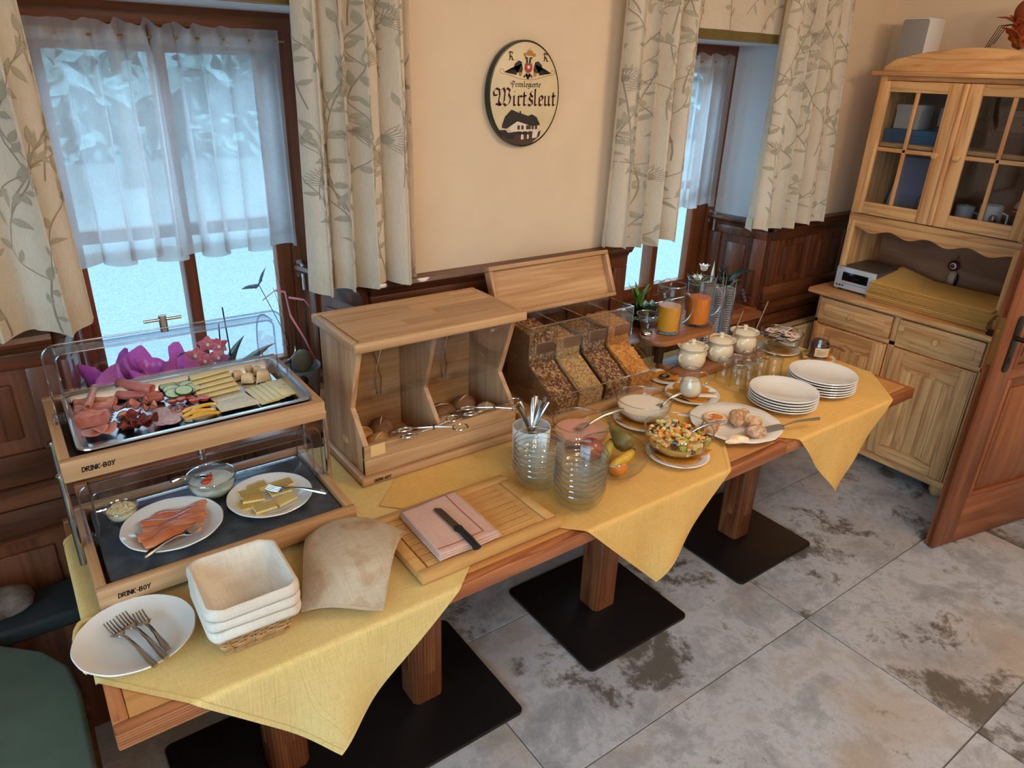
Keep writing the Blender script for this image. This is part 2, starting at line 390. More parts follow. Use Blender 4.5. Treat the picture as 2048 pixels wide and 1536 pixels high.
# wainscot
def wains_frame(t, u0, u1, y, splits, place=None, zlo=0.0, low=True):
    """panelled boarding along u; boards in front of plane y (towards -y)."""
    def put(m, name, mat, bev=.003):
        if place: m.xf(0, place)
        m.build(name, mat, t, bevel=bev)
    put(MB().box(u0, u1, y-.012, y, zlo, 1.15), 'backing', M_WAINS, 0)
    m = MB().prism([(y, 1.155), (y-.048, 1.160), (y-.055, 1.172), (y-.05, 1.185), (y, 1.187)], u0-.002, u1+.002, 'x'); put(m, 'cap', M_WAINSX, 0)
    put(MB().prism([(y, 1.135), (y-.03, 1.140), (y-.036, 1.155), (y, 1.158)], u0, u1, 'x'), 'cap_moulding', M_WAINSX, 0)
    put(MB().box(u0, u1, y-.026, y-.010, 1.095, 1.138), 'top_rail', M_WAINSX)
    rails = [(.77, .86)] if low else [(SILL, .80)]
    if low: rails += [(.60, .70), (.06, .16)]
    for a, b in rails: put(MB().box(u0, u1, y-.026, y-.010, a, b), 'rail', M_WAINSX)
    if low: put(MB().prism([(y-.01,.70),(y-.045,.715),(y-.045,.745),(y-.01,.772)], u0, u1, 'x'), 'ledge', M_WAINSX, 0)
    zs = [(rails[0][1], 1.095)] + ([(.16, .60)] if low else [])
    edges = [u0] + splits + [u1]; sw = .035
    for k, e in enumerate(edges):
        a = e if k == 0 else e-sw; b = e if k == len(edges)-1 else e+sw
        if k == 0: b = e+2*sw
        if k == len(edges)-1: a = e-2*sw
        for z0, z1 in zs: put(MB().box(a, b, y-.026, y-.010, z0, z1), 'stile', M_WAINS)
    for k in range(len(edges)-1):
        a = edges[k]+(2*sw if k == 0 else sw)+.004; b = edges[k+1]-(2*sw if k == len(edges)-2 else sw)-.004
        for z0, z1 in zs: put(MB().box(a+.035, b-.035, y-.022, y-.011, z0+.04, z1-.04), 'raised_panel', M_WAINS, .009)
t = struct('trim_1', 'dark wood wainscot left of the left window', 'wainscot'); wains_frame(t, -1.3, N1[0], WY, [-.75, -.35])
t = struct('trim_2', 'dark wood wainscot between the two windows', 'wainscot'); wains_frame(t, N1[1], N2[0], WY, [1.35, 1.74])
t = struct('trim_3', 'dark wood wainscot between the right window and the hutch', 'wainscot'); wains_frame(t, N2[1], RW, WY, [3.5])
def reveal(name, label, a, b):
    a = Vector((a[0], a[1], 0)); b = Vector((b[0], b[1], 0)); d = (b-a); L = d.length; ang = math.atan2(d.y, d.x)
    t = struct(name, label, 'wainscot'); wains_frame(t, 0, L, 0, [], Matrix.Translation(a) @ Matrix.Rotation(ang, 4, 'Z'), SILL, False)
reveal('trim_4', 'dark wood panelling on the left reveal of the left window', (N1[0], WY), (N1[2]-.004, 2.42))     # normals face the niche
reveal('trim_5', 'dark wood panelling on the right reveal of the left window', (N1[3]+.004, 2.42), (N1[1], WY))
reveal('trim_6', 'dark wood panelling on the left reveal of the right window', (N2[0], WY), (N2[2]-.004, 2.42))
reveal('trim_7', 'dark wood panelling on the right reveal of the right window', (N2[3]+.004, 2.42), (N2[1], WY))

# windows
def window(name, label, x0, x1, xm, gl, gr):
    t = struct(name, label, 'window'); y0, y1 = 2.42, 2.48; z0, z1 = SILL, 1.978
    MB().box(x0-.02, x0+.045, y0, y1, z0, z1).build('frame_side', M_WIN, t, bevel=.003); MB().box(x1-.045, x1+.02, y0, y1, z0, z1).build('frame_side', M_WIN, t, bevel=.003)
    MB().box(x0-.02, x1+.02, y0-.002, y1, z1-.06, z1).build('frame_head', M_WINX, t, bevel=.003); MB().box(x0, x1, y0, y1, z0, z0+.035).build('frame_foot', M_WINX, t, bevel=.003)
    MB().box(xm-.019, xm+.019, y0-.012, y1, z0+.035, z1-.06).build('mullion', M_WIN, t, bevel=.004)
    for a, b, ga, gb in ((x0+.045, xm-.019, gl, xm-.022), (xm+.019, x1-.045, xm+.022, gr)):
        c = MB().box(a, ga, y0+.008, y1-.008, z0+.04, z1-.062) if ga-a > .004 else None
        if c: c.build('casement_stile', M_WIN, t, bevel=.004)
        if b-gb > .004: MB().box(gb, b, y0+.008, y1-.008, z0+.04, z1-.062).build('casement_stile', M_WIN, t, bevel=.004)
        MB().box(a, b, y0+.010, y1-.010, 1.848, z1-.06).build('casement_rail', M_WINX, t, bevel=.004)
        MB().box(a, b, y0+.010, y1-.010, z0+.035, .845).build('casement_rail', M_WINX, t, bevel=.004)
        MB().box(a, b, y0+.014, y1-.014, 1.315, 1.355).build('glazing_bar', M_WINX, t, bevel=.004)
        for s0, s1 in ((.845, 1.315), (1.355, 1.848)):
            MB().box(max(a,ga)-.002, min(b,gb)+.002, 2.449, 2.452, s0-.002, s1+.002).build('pane', M_PANE, t, flat=True)
    h = MB(); h.box(x1-.036, x1-.018, y0-.006, y0, 1.14, 1.20); h.tube([(x1-.027,y0-.005,1.19),(x1-.027,y0-.035,1.19),(x1-.027,y0-.037,1.10)], .006, 8)
    h.build('handle', plain(name+' handle', (196,196,198), .3, .6), t)
    return t
window('window_1', 'left window with reddish wood frame and two casements behind short voile', N1[2], N1[3], .485, .200, .772)
window('window_2', 'right window with reddish wood frame in a deep niche', N2[2], N2[3], 2.655, 2.385, 2.925)
t = struct('added_window_3', 'unseen wide two-casement window added in the left wall for daylight', 'window')  # out of view; added and enlarged to let in cool side daylight
for a, b in ((LY0, LY0+.06), ((LY0+LY1)/2-.03, (LY0+LY1)/2+.03), (LY1-.06, LY1)): MB().box(-1.38, -1.32, a, b, LZ0, LZ1).build('frame_side', M_WIN, t, bevel=.004)
for a, b in ((LZ0, LZ0+.06), (LZ1-.06, LZ1)): MB().box(-1.38, -1.32, LY0, LY1, a, b).build('frame_rail', M_WINX, t, bevel=.004)
for a, b in ((LY0+.06, (LY0+LY1)/2-.03), ((LY0+LY1)/2+.03, LY1-.06)): MB().box(-1.352, -1.349, a, b, LZ0+.06, LZ1-.06).build('pane', M_PANE, t, flat=True)
for k, (a, b, n) in enumerate(((-.02, 1.03, N1), (2.05, 3.10, N2))):
    m = MB().prism([(n[0]-.03 if k == 0 else a, WY-.06), (b if k else n[1]+.04, WY-.06), (b if k else n[1]+.04, WY-.002), (n[1], WY-.002), (n[3], 2.42), (n[2], 2.42), (n[0], WY-.002), (n[0]-.03 if k == 0 else a, WY-.002)], SILL-.035, SILL)
    o = m.build('trim_%d' % (8+k), M_TEDGE, bevel=.004); tag(o, ('wooden sill of the left window', 'wooden sill of the right window')[k], 'window sill', kind='structure')

# sheer voile
def voile(name, label, x0, x1, zt, zb, y, gather, seed):
    rnd = random.Random(seed); ph = [rnd.uniform(0, 6.28) for _ in range(6)]
    t = thing(name, label, 'curtain', ((x0+x1)/2, y, zb))
    def g(u): return math.exp(-((u-gather[0])/gather[1])**2)
    def fn(u, v):
        wv = math.sin(2*PI*9*u+ph[0]+1.5*math.sin(5*u+ph[1]))+.5*math.sin(2*PI*17*u+ph[2])
        k = g(u)*(1-.65*v) + .25*v
        x = x0+(x1-x0)*u + (.012*v+.018*(.35+.65*g(u))*min(1,6*v))*math.sin(2*PI*9*u+ph[0]+1.5*math.sin(5*u+ph[1])+1.2)*math.sin(PI*min(max(u*12,0),.5))*math.sin(PI*min(max((1-u)*12,0),.5))
        z = zt+(zb-zt)*v + (.010*math.sin(2*PI*5*u+ph[4]) if v > .95 else 0) + (.010*wv*g(u) if v < .02 else 0)
        return Vector((x-(x0+x1)/2, .022*wv*max(k,.3)-.01, z-zb))
    MB().grid(fn, 150, 40).build('voile_panel', M_SHEER, t, sharp=180)
    MB().grid(lambda u, v: fn(u, .94+.06*v)+Vector((0,-.0015,0)), 150, 3).build('hem', M_SHEER, t, sharp=180)
    MB().grid(lambda u, v: fn(u, .035+.045*v)+Vector((0,-.0015,0)), 150, 3).build('casing', M_SHEER, t, sharp=180)
    MB().tube([(x0-.02-(x0+x1)/2, 0, zt-.04-zb), (x1+.02-(x0+x1)/2, 0, zt-.03-zb)], .004, 8).build('rod', plain(name+' brass', (190,150,80), .3, 1), t)
voile('voile_curtain', 'short white voile gathered on a brass rod in the left window', .150, .832, 1.922, 1.262, 2.395, (.46,.26), 3)
voile('voile_curtain', 'short white voile hanging in the right window', 2.24, 3.02, 1.930, 1.235, 2.395, (.5,.45), 5)

# printed linen curtains
def floral(fn, W, H, seed, nstem, t):
    """flat print drawn on the cloth: stems, leaves, line-drawn daisies"""
    rnd = random.Random(seed); ml = MB(); ms = MB()
    def at(a, b):                                   # metres across / up -> point just in front of the cloth
        u = a/W; v = 1-b/H; e = .004
        u = min(max(u, .004), .996); v = min(max(v, .004), .996)
        p = fn(u, v); n = (fn(min(u+e,1), v)-fn(max(u-e,0), v)).cross(fn(u, min(v+e,1))-fn(u, max(v-e,0))).normalized()
        if n.y > 0: n = -n
        return p + n*.0016
    def line(pts, w_, mb):
        q = []
        for k in range(len(pts)-1):
            for s_ in range(2): q.append((pts[k][0]+(pts[k+1][0]-pts[k][0])*s_/2, pts[k][1]+(pts[k+1][1]-pts[k][1])*s_/2))
        q.append(pts[-1]); L = []; R = []
        for k, p in enumerate(q):
            a = q[max(k-1,0)]; b = q[min(k+1,len(q)-1)]; dx, dy = b[0]-a[0], b[1]-a[1]; l = math.hypot(dx, dy) or 1
            L.append(at(p[0]-dy/l*w_, p[1]+dx/l*w_)); R.append(at(p[0]+dy/l*w_, p[1]-dx/l*w_))
        n = len(q); mb.add(L+R, [(k, k+1, n+k+1, n+k) for k in range(n-1)])
    def leaf(x, y, ang, L, w_):
        pts = []; n = 6
        for k in range(n+1):
            s_ = k/n; hw = w_*math.sin(PI*s_**.8); cx = x+L*s_*math.cos(ang); cy = y+L*s_*math.sin(ang)
            pts.append((at(cx-hw*math.sin(ang), cy+hw*math.cos(ang)), at(cx+hw*math.sin(ang), cy-hw*math.cos(ang))))
        v = [p for q in pts for p in q]; ml.add(v, [(2*k, 2*k+1, 2*k+3, 2*k+2) for k in range(n)])
    def daisy(x, y, ang, r):
        for k in range(9):
            a = ang + (k-4)*.21; w_ = .11
            line([(x,y),(x+r*.6*math.cos(a-w_),y+r*.6*math.sin(a-w_)),(x+r*math.cos(a),y+r*math.sin(a)),(x+r*.6*math.cos(a+w_),y+r*.6*math.sin(a+w_)),(x,y)], .0007, ms)
        leaf(x, y, ang-.5, r*.4, r*.16); leaf(x, y, ang+.5, r*.4, r*.16); leaf(x, y, ang, r*.45, r*.18)
    for k in range(nstem):
        x = W*(k+.5)/nstem + rnd.uniform(-.02,.02); y = -.02 if k % 2 else H*rnd.uniform(.1,.3)
        while y < H-.02:
            ang = PI/2 + rnd.uniform(-.5,.5); L = rnd.uniform(.28,.42); pts = []; cur = rnd.uniform(-1.8,1.8); a = ang; px, py = x, y; n = 11
            for i in range(n+1):
                pts.append((px, py)); a += cur/n; px += L/n*math.cos(a); py += L/n*math.sin(a)
            line(pts, .0013, ms)
            for i in range(2, n-1, 1):
                sd = 1 if i % 2 else -1; leaf(pts[i][0], pts[i][1], a+sd*rnd.uniform(.6,1.3), rnd.uniform(.025,.05), rnd.uniform(.005,.010))
            bx = pts[5]; b2 = []; aa = ang+rnd.choice((-.9,.9)); qx, qy = bx
            for i in range(6): b2.append((qx,qy)); aa += rnd.uniform(-.1,.35)*(1 if aa < PI/2 else -1); qx += .02*math.cos(aa); qy += .02*math.sin(aa)
            line(b2, .001, ms); leaf(b2[-1][0], b2[-1][1], aa+.3, .04, .008); leaf(b2[3][0], b2[3][1], aa-.8, .035, .008)
            daisy(pts[-1][0], pts[-1][1], a, rnd.uniform(.045,.06))
            x = x+rnd.uniform(-.05,.05); x = min(max(x, .02), W-.02); y += rnd.uniform(.22,.34)
    ml.build('printed_leaves', M_PRINT, t, flat=True); ms.build('printed_stems', M_PRINTD, t, flat=True)
def drape(name, label, x0t, x1t, x0b, x1b, zt, zb, y, folds, amp, seed, nstem=4):
    rnd = random.Random(seed); ph = [rnd.uniform(0, 6.28) for _ in range(6)]
    cx = (x0b+x1b)/2; t = thing(name, label, 'curtain', (cx, y, zb), group='printed linen curtains')
    def fn(u, v):
        w_ = 2*PI*folds*u+ph[0]+.9*math.sin(2*PI*u*1.3+ph[1])
        x = (x0t+(x1t-x0t)*u)*(1-v)+(x0b+(x1b-x0b)*u)*v + .008*math.sin(2*w_)*(.4+.6*v)
        yy = amp*(.55+.45*v)*(math.sin(w_)+.25*math.sin(2.3*w_+ph[2])) 
        z = zt+(zb-zt)*v + .006*math.sin(w_*.7+ph[3])*v
        return Vector((x-cx, yy, z-zb))
    MB().grid(fn, 110, 30).build('linen_panel', M_LINEN, t, sharp=180)
    hv = 1-.065/(zt-zb)
    MB().grid(lambda u, v: fn(u, hv+(1-hv)*v)+Vector((0,.0035,0)), 110, 3).build('hem', M_HEM, t, sharp=180)
    floral(fn, (x1b-x0b)*1.35, zt-zb, seed, nstem, t)
drape('linen_curtain', 'floral linen curtain at the left edge of the left window', -.42, .135, -.42, .165, 2.42, 1.205, 1.995, 5, .040, 11, 11)
drape('linen_curtain', 'floral linen curtain right of the left window, beside the bare wall', .755, 1.085, .745, 1.10, 2.42, 1.195, 2.01, 4, .040, 12, 8)
drape('linen_curtain', 'floral linen curtain at the left side of the right window', 1.95, 2.31, 1.945, 2.33, 2.42, 1.20, 2.01, 4, .040, 13, 8)
drape('linen_curtain', 'floral linen curtain right of the right window, near the hutch', 2.85, 3.27, 2.84, 3.40, 2.42, 1.185, 2.01, 5, .040, 14, 9)
def valance(label, x0, x1, seed):
    t = thing('valance', label, 'valance', ((x0+x1)/2, 2.072, 1.975)); W = x1-x0
    def fn(u, v): return Vector(((u-.5)*W, .008*math.sin(2*PI*3*u+seed), .43*(1-v)+.028))
    MB().grid(fn, 60, 6).build('linen_panel', M_LINEN, t, sharp=180)
    MB().grid(lambda u, v: Vector((fn(u,1).x, fn(u,1).y-.001, .034*(1-v))), 60, 2).build('trim_band', M_OLIVE, t, sharp=180)
    floral(fn, W, .43, seed, 7, t)
valance('floral valance with olive trim over the left window', .10, .80, 21)
valance('floral valance with olive trim over the right window', 2.26, 2.90, 22)
m = MB(); m.tube([(-.5,2.03,2.43),(1.2,2.03,2.43)], .012, 8); tag(m.build('curtain_rail', M_WINX), 'wooden curtain rail above the left window', 'rail')
m = MB(); m.tube([(1.85,2.03,2.43),(3.5,2.03,2.43)], .012, 8); tag(m.build('curtain_rail', M_WINX), 'wooden curtain rail above the right window', 'rail')

# door, standing open on the right
dth = .0415; dd = Vector((.9783,-.2070,0)); 
door = struct('door_1', 'open reddish wooden panel door with dark lever handle', 'door', (2.991, .930, 0)); door.rotation_euler = (0, 0, math.atan2(-.2070, .9783))
DL = .885
MB().box(0, DL, .012, dth-.012, .006, 2.0).build('leaf_core', M_DOOR, door)
for a, b in ((0, .125), (DL-.125, DL)): MB().box(a, b, 0, dth, .006, 2.0).build('stile', M_DOOR, door, bevel=.003)
for a, b in ((.006, .24), (.785, .83), (1.86, 2.0)): MB().box(.125, DL-.125, 0, dth, a, b).build('rail', M_DOORX, door, bevel=.003)
for z0, z1 in ((.24, .785), (.83, 1.86)):
    MB().box(.165, DL-.165, .003, .013, z0+.045, z1-.045).build('raised_panel', M_DOOR, door, bevel=.009)
    for q in ((.125,.142,z0,z1),(DL-.142,DL-.125,z0,z1)): MB().prism([(q[0],-.004),(q[1],-.004),(q[1],.012),(q[0],.012)], q[2], q[3]).build('moulding', M_DOOR, door, bevel=.004)
    for q in (z0, z1-.017): MB().box(.142, DL-.142, -.004, .012, q, q+.017).build('moulding', M_DOORX, door, bevel=.004)
M_IRON = plain('dark bronze', (48,42,38), .4, .8)
h = MB(); h.prism(rrect(.052, .092, .825, 1.055, .018), -.006, 0, 'y').build('handle_plate', M_IRON, door, bevel=.002)
h = MB(); h.tube([(.072,-.004,.967),(.072,-.05,.967),(.085,-.058,.967),(.19,-.060,.965)], [.010,.008,.008,.009], 10).build('lever_handle', M_IRON, door)
MB().prism([(.066,.865),(.078,.865),(.075,.89),(.069,.89)], -.0075, -.006, 'y').build('keyhole', plain('keyhole black', (8,8,8), .8), door)
MB().box(-.002, 0, .010, .031, .86, 1.05).build('latch_plate', plain('brass plate', (150,128,80), .35, .9), door)
MB().box(-.012, -.002, .014, .027, .985, 1.005).build('latch_bolt', plain('brass bolt', (170,150,90), .3, .9), door)

# corner bench
b1 = thing('corner_bench', 'corner bench with smooth green seat in the left foreground', 'bench', (-.45, 1.4, 0))
poly = [(-1.25,.55),(-.07,.55),(-.07,1.58),(-.082,1.68),(-.13,1.77),(-.245,1.88),(-1.25,1.98)]
def loc_poly(p, dx, dy): return [(a-dx, b-dy) for a, b in p]
MB().prism(loc_poly(poly,-.45,1.4), .41, .46).build('seat_pad', M_GREEN, b1, bevel=.012, bseg=3)
MB().prism(loc_poly([(-1.25,.57),(-.062,.57),(-.062,1.60),(-.075,1.70),(-.24,1.87),(-1.25,1.96)],-.45,1.4), .37, .41).build('seat_frame', M_WAINSX, b1, bevel=.003)
MB().box(-.78, .30, -.78, .46, 0, .37).build('base', M_WAINS, b1, bevel=.003)
b2 = thing('wall_bench', 'dark upholstered bench seat along the wainscot under the left window', 'bench', (-.2, 2.0, 0))
MB().box(-1.05, .75, -.10, .06, .40, .45).build('seat_pad', M_DGREEN, b2, bevel=.012, bseg=3)
MB().box(-1.05, .75, -.08, .06, 0, .40).build('base', M_WAINS, b2, bevel=.003)
M_PAT = plain('patterned cushion', (150,142,134), .9, c2=(80,52,42), vscale=14)
c = MB().ell((0,0,.035), (.11,.05,.035), 16, 8, lambda p: (math.copysign(abs(p[0])**.6,p[0]), math.copysign(abs(p[1])**.6,p[1]), p[2])).build('patterned_cushion', M_PAT, loc=(-.235, 1.985, .45)); tag(c, 'small grey and brown patterned cushion on the dark wall bench', 'cushion')

# ================================================================== TABLES
TZ = .75; TF, TB = 1.100, 1.882
def table(name, label, x0, x1, posts, plate):
    cx = (x0+x1)/2; cy = (TF+TB)/2; t = thing(name, label, 'table', (cx, cy, 0)); hx = (x1-x0)/2; hy = (TB-TF)/2; e = .028
    MB().box(-hx+e, hx-e, -hy+e, hy-e, TZ-.034, TZ).build('laminate_top', M_TTOP, t)
    for s_ in (-1, 1):
        MB().box(-hx, hx, *(sorted((s_*hy, s_*(hy-e)))), TZ-.042, TZ-.0005).build('edging', M_TEDGE, t, bevel=.004)
        MB().box(*(sorted((s_*hx, s_*(hx-e)))), -hy+e, hy-e, TZ-.042, TZ-.0005).build('edging', M_TEDGEY, t, bevel=.004)
    px0, px1 = plate[0]-cx, plate[1]-cx
    MB().prism(rrect(px0, px1, 1.240-cy, 1.724-cy, .022), .001, .014).build('base_plate', M_BLACK, t, bevel=.003)
    for px in posts:
        q = px-cx; w_ = .052; ch = .014; py = 1.490-cy
        pl = [(q-w_+ch,py-w_),(q+w_-ch,py-w_),(q+w_,py-w_+ch),(q+w_,py+w_-ch),(q+w_-ch,py+w_),(q-w_+ch,py+w_),(q-w_,py+w_-ch),(q-w_,py-w_+ch)]
        p = MB().prism(pl, .014, TZ-.042).build('post', M_POST, t, bevel=.003)
        gm = MB()
        for (gx0, gx1, gy0, gy1) in ((q-.018,q+.018,py-w_-.0035,py-w_+.001),(q-w_-.0035,q-w_+.001,py-.018,py+.018)):
            gm.box(gx0, gx1, gy0, gy1, .13, TZ-.12)
        gm.build('raised_flute', M_POST, p, bevel=.003)
        MB().box(q-.09, q+.09, py-.09, py+.09, TZ-.055, TZ-.034).build('bracket', M_BLACK, t)
    return t
table('dining_table', 'long left wooden table on two posts under the cold cut display', -.020, 1.150, (.355, .795), (.075, 1.020))
table('dining_table', 'middle wooden table on one post under the stacked glass bowls', 1.152, 1.950, (1.545,), (1.296, 1.775))
table('dining_table', 'right wooden table on one post under the plate stacks', 1.952, 2.790, (2.347,), (2.091, 2.570))
ZT = .7565
def tablecloth(name, label, c, ang, side, lev, matl, xl=None, xr=None, seed=0):
    t = thing(name, label, 'tablecloth', (c[0], c[1], TZ)); ca, sa = math.cos(ang), math.sin(ang); rr = .007; rnd = random.Random(seed); ph = rnd.uniform(0,6)
    def fold(x, y):
        z = TZ+lev+.0008*math.sin(9*x+ph)*math.sin(8*y); 
        if y < TF-.002:
            s_ = TF-.002-y
            if s_ < rr*PI/2: a = s_/rr; return Vector((x, TF-.002-rr*math.sin(a), z-rr*(1-math.cos(a))))
            q = s_-rr*PI/2
            return Vector((x, TF-.002-rr-.02*q-.014*q/.3*math.sin(19*x+ph)-.012*(q/.3)**2*math.sin(33*x+2*ph), z-rr-q*.995))
        if xl is not None and x < xl:
            s_ = xl-x
            if s_ < rr*PI/2: a = s_/rr; return Vector((xl-rr*math.sin(a), y, z-rr*(1-math.cos(a))))
            q = s_-rr*PI/2; return Vector((xl-rr-.01*q-.02*q*math.sin(26*y+ph), y, z-rr-q))
        if xr is not None and x > xr:
            s_ = x-xr
            if s_ < rr*PI/2: a = s_/rr; return Vector((xr+rr*math.sin(a), y, z-rr*(1-math.cos(a))))
            q = s_-rr*PI/2; return Vector((xr+rr+.02*q*math.sin(26*y+ph), y, z-rr-q))
        if y > TB: return Vector((x, TB+.006, z-(y-TB)))
        return Vector((x, y, z))
    def fn(u, v):
        a, b = (u-.5)*side, (v-.5)*side
        return fold(c[0]+ca*a-sa*b, c[1]+sa*a+ca*b)-Vector((c[0], c[1], TZ))
    MB().grid(fn, 120, 120).build('cloth_square', matl, t, sharp=180)
    w_ = .012/side
    m = MB()
    for f2 in (lambda u, v: fn(u, v*w_), lambda u, v: fn(u, 1-v*w_), lambda u, v: fn(v*w_, u), lambda u, v: fn(1-v*w_, u)):
        m.grid(lambda u, v, f2=f2: f2(u, v)+Vector((0,-.0009,.0009)), 120, 1)
    m.build('hem', matl, t, sharp=180)
    return t
tc1 = tablecloth('tablecloth', 'pale yellow brick-patterned cloth under the basket stack and fork plate', (.405, 1.500), -.84, .985, .0012, M_YEL1, xl=-.023, seed=1)
fm = MB(); pth = [P(175,1352,TZ+.004), P(158,1320,TZ+.006), P(150,1275,TZ+.009), P(158,1248,TZ+.010), P(178,1238,TZ+.009), P(212,1233,TZ+.004)]; st_ = fm.mark(); fm.tube(pth, [.004,.006,.0085,.009,.008,.003], 10); fm.xf(0, Matrix.Translation(-tc1.location)); fm.build('gathered_fold', M_YEL1, tc1, sub=1)
tablecloth('tablecloth', 'yellow cloth hanging in a point below the stacked glass bowls', (1.365, 1.490), -PI/4, .970, .0032, M_YEL, seed=2)
tablecloth('tablecloth', 'yellow cloth hanging in a point below the plate stacks', (2.305, 1.485), -PI/4, .975, .0012, M_YEL, xr=2.793, seed=3)
# ================================================================== FURNITURE ON THE RIGHT
def W(m, name, mat, t, **k):                # world coordinates -> part of t
    m.xf(0, Matrix.Translation(-t.location)); return m.build(name, mat, t, **k)
SX = 3.42; SY0, SYM, SY1 = 1.094, 1.512, 1.930
sb = thing('sideboard', 'pine sideboard with two drawers and two panelled doors', 'sideboard', (3.64, SYM, 0))
W(MB().box(SX+.02, RW-.01, SY0, SY1, .10, .825), 'body', M_PINE, sb, bevel=.002)
W(MB().prism([(3.375,.832),(3.385,.824),(RW-.005,.824),(RW-.005,.852),(3.385,.852),(3.376,.845)], SY0-.045, SY1+.045, 'y'), 'counter', M_PINEY, sb, bevel=.002)
W(MB().box(SX-.012, RW-.01, SY0-.012, SY1+.012, .062, .10), 'plinth', M_PINEY, sb, bevel=.006)
for y in (SY0, SYM-.016, SY1-.018): W(MB().box(SX, SX+.02, y, y+(.032 if abs(y-SYM) < .1 else .018), .10, .825), 'stile', M_PINE, sb, bevel=.002)
W(MB().box(SX, SX+.02, SY0, SY1, .672, .694), 'rail', M_PINEY, sb, bevel=.002)
for y in (SY0+.05, SY1-.05):
    for x in (SX+.05, RW-.07): W(MB().lathe([(0,.0),(.024,0),(.033,.018),(.033,.042),(.024,.062),(0,.062)], 20, (x, y, 0)), 'bun_foot', M_PINE, sb)
def knob(x, y, z, t, s=1.0):
    m = MB().lathe([(0,0),(.008,0),(.007,.012),(.014,.020),(.016,.027),(.011,.033),(0,.034)], 16)
    m.xf(0, Matrix.Translation((x, y, z)) @ Matrix.Rotation(-PI/2, 4, 'Y') @ Matrix.Scale(s, 4)); return m
for y0, y1 in ((SYM+.018, SY1-.020), (SY0+.020, SYM-.018)):
    d = W(MB().box(SX-.016, SX, y0, y1, .697, .812), 'drawer', M_PINEY, sb, bevel=.004)
    m = MB().box(SX-.021, SX-.015, y0+.03, y1-.03, .722, .787); m.xf(0, Matrix.Translation(-sb.location)); m.build('drawer_field', M_PINEY, d, bevel=.004)
    m = knob(SX-.020, (y0+y1)/2, .757, d); m.xf(0, Matrix.Translation(-sb.location)); m.build('knob', M_PINE, d)
    dr = W(MB().box(SX-.014, SX, y0, y1, .104, .668), 'cabinet_door', M_PINE, sb, bevel=.003)
    def sub(m, nm, mat, **k): m.xf(0, Matrix.Translation(-sb.location)); return m.build(nm, mat, dr, **k)
    for q in ((y0+.004, y0+.062), (y1-.062, y1-.004)): sub(MB().box(SX-.024, SX-.013, q[0], q[1], .108, .664), 'door_stile', M_PINE, bevel=.003)
    n = 14; top = []; bot = []
    for k in range(n+1):
        u = k/n; yy = y0+.062+(y1-y0-.124)*u; wv = .5-.5*math.cos(2*PI*u)
        top.append((yy, .590+.018*math.cos(4*PI*u))); bot.append((yy, .160+.018*wv))
    sub(MB().prism([(y0+.062,.664)]+top+[(y1-.062,.664)], SX-.024, SX-.013, 'x'), 'door_rail', M_PINEY)
    sub(MB().prism([(y0+.062,.108)]+bot+[(y1-.062,.108)], SX-.024, SX-.013, 'x'), 'door_rail', M_PINEY)
    for k in range(5):
        ya = y0+.068+(y1-y0-.136)*k/5; yb = ya+(y1-y0-.136)/5-.003
        sub(MB().box(SX-.020, SX-.012, ya, yb, .172, .578), 'panel_board', M_PINE, bevel=.003)

HX = 3.500; HY0, HY1 = 1.118, 1.906
hu = thing('display_hutch', 'pine hutch top with glazed doors and scalloped apron on the sideboard', 'hutch', (3.67, SYM, .852))
for y in (HY0, HY1-.02): W(MB().box(HX, RW-.012, y, y+.02, .852, 1.868), 'side_panel', M_PINE, hu, bevel=.002)
W(MB().box(RW-.024, RW-.012, HY0+.02, HY1-.02, .852, 1.868), 'back_panel', wood('hutch back', (150,106,76), (116,74,50), 'y', 9, .6, bands=9), hu)
for z in (1.222, 1.560, 1.85): W(MB().box(HX+.02, RW-.024, HY0+.02, HY1-.02, z, z+.018), 'shelf', M_PINEY, hu, bevel=.002)
for y in (HY0, HY1-.034): W(MB().box(HX-.006, HX+.016, y, y+.034, .852, 1.868), 'face_stile', M_PINE, hu, bevel=.003)
W(MB().box(HX-.010, HX+.016, HY0, HY1, 1.208, 1.240), 'face_rail', M_PINEY, hu, bevel=.004)
W(MB().box(HX-.004, HX+.016, HY0, HY1, 1.848, 1.868), 'face_rail', M_PINEY, hu, bevel=.002)
n = 48; lo = []
for k in range(n+1):
    u = k/n; yy = HY0+.034+(HY1-HY0-.068)*u; lo.append((yy, 1.166+.011*math.cos(2*PI*4*(u-.5))))
W(MB().prism([(HY0+.034,1.210)]+lo+[(HY1-.034,1.210)], HX-.004, HX+.014, 'x'), 'scalloped_apron', M_PINEY, hu)
W(MB().prism([(HY0-.045,1.868),(HY1+.03,1.868),(HY1+.03,1.887),(HY0-.045,1.887)], 3.455, RW-.012, 'x'), 'cornice', M_PINEY, hu, bevel=.004)
ped = [(HY0+.012,1.887)]
for k in range(17):
    u = k/16; d = abs(u-.5)*2; zz = 1.984-.062*(d**1.9)
    if d > .93: zz -= (d-.93)*.25
    ped.append((HY0+.012+(HY1-HY0-.024)*u, zz))
ped.append((HY1-.012,1.887)); W(MB().prism(ped, 3.478, 3.500, 'x'), 'pediment', M_PINEY, hu, bevel=.003)
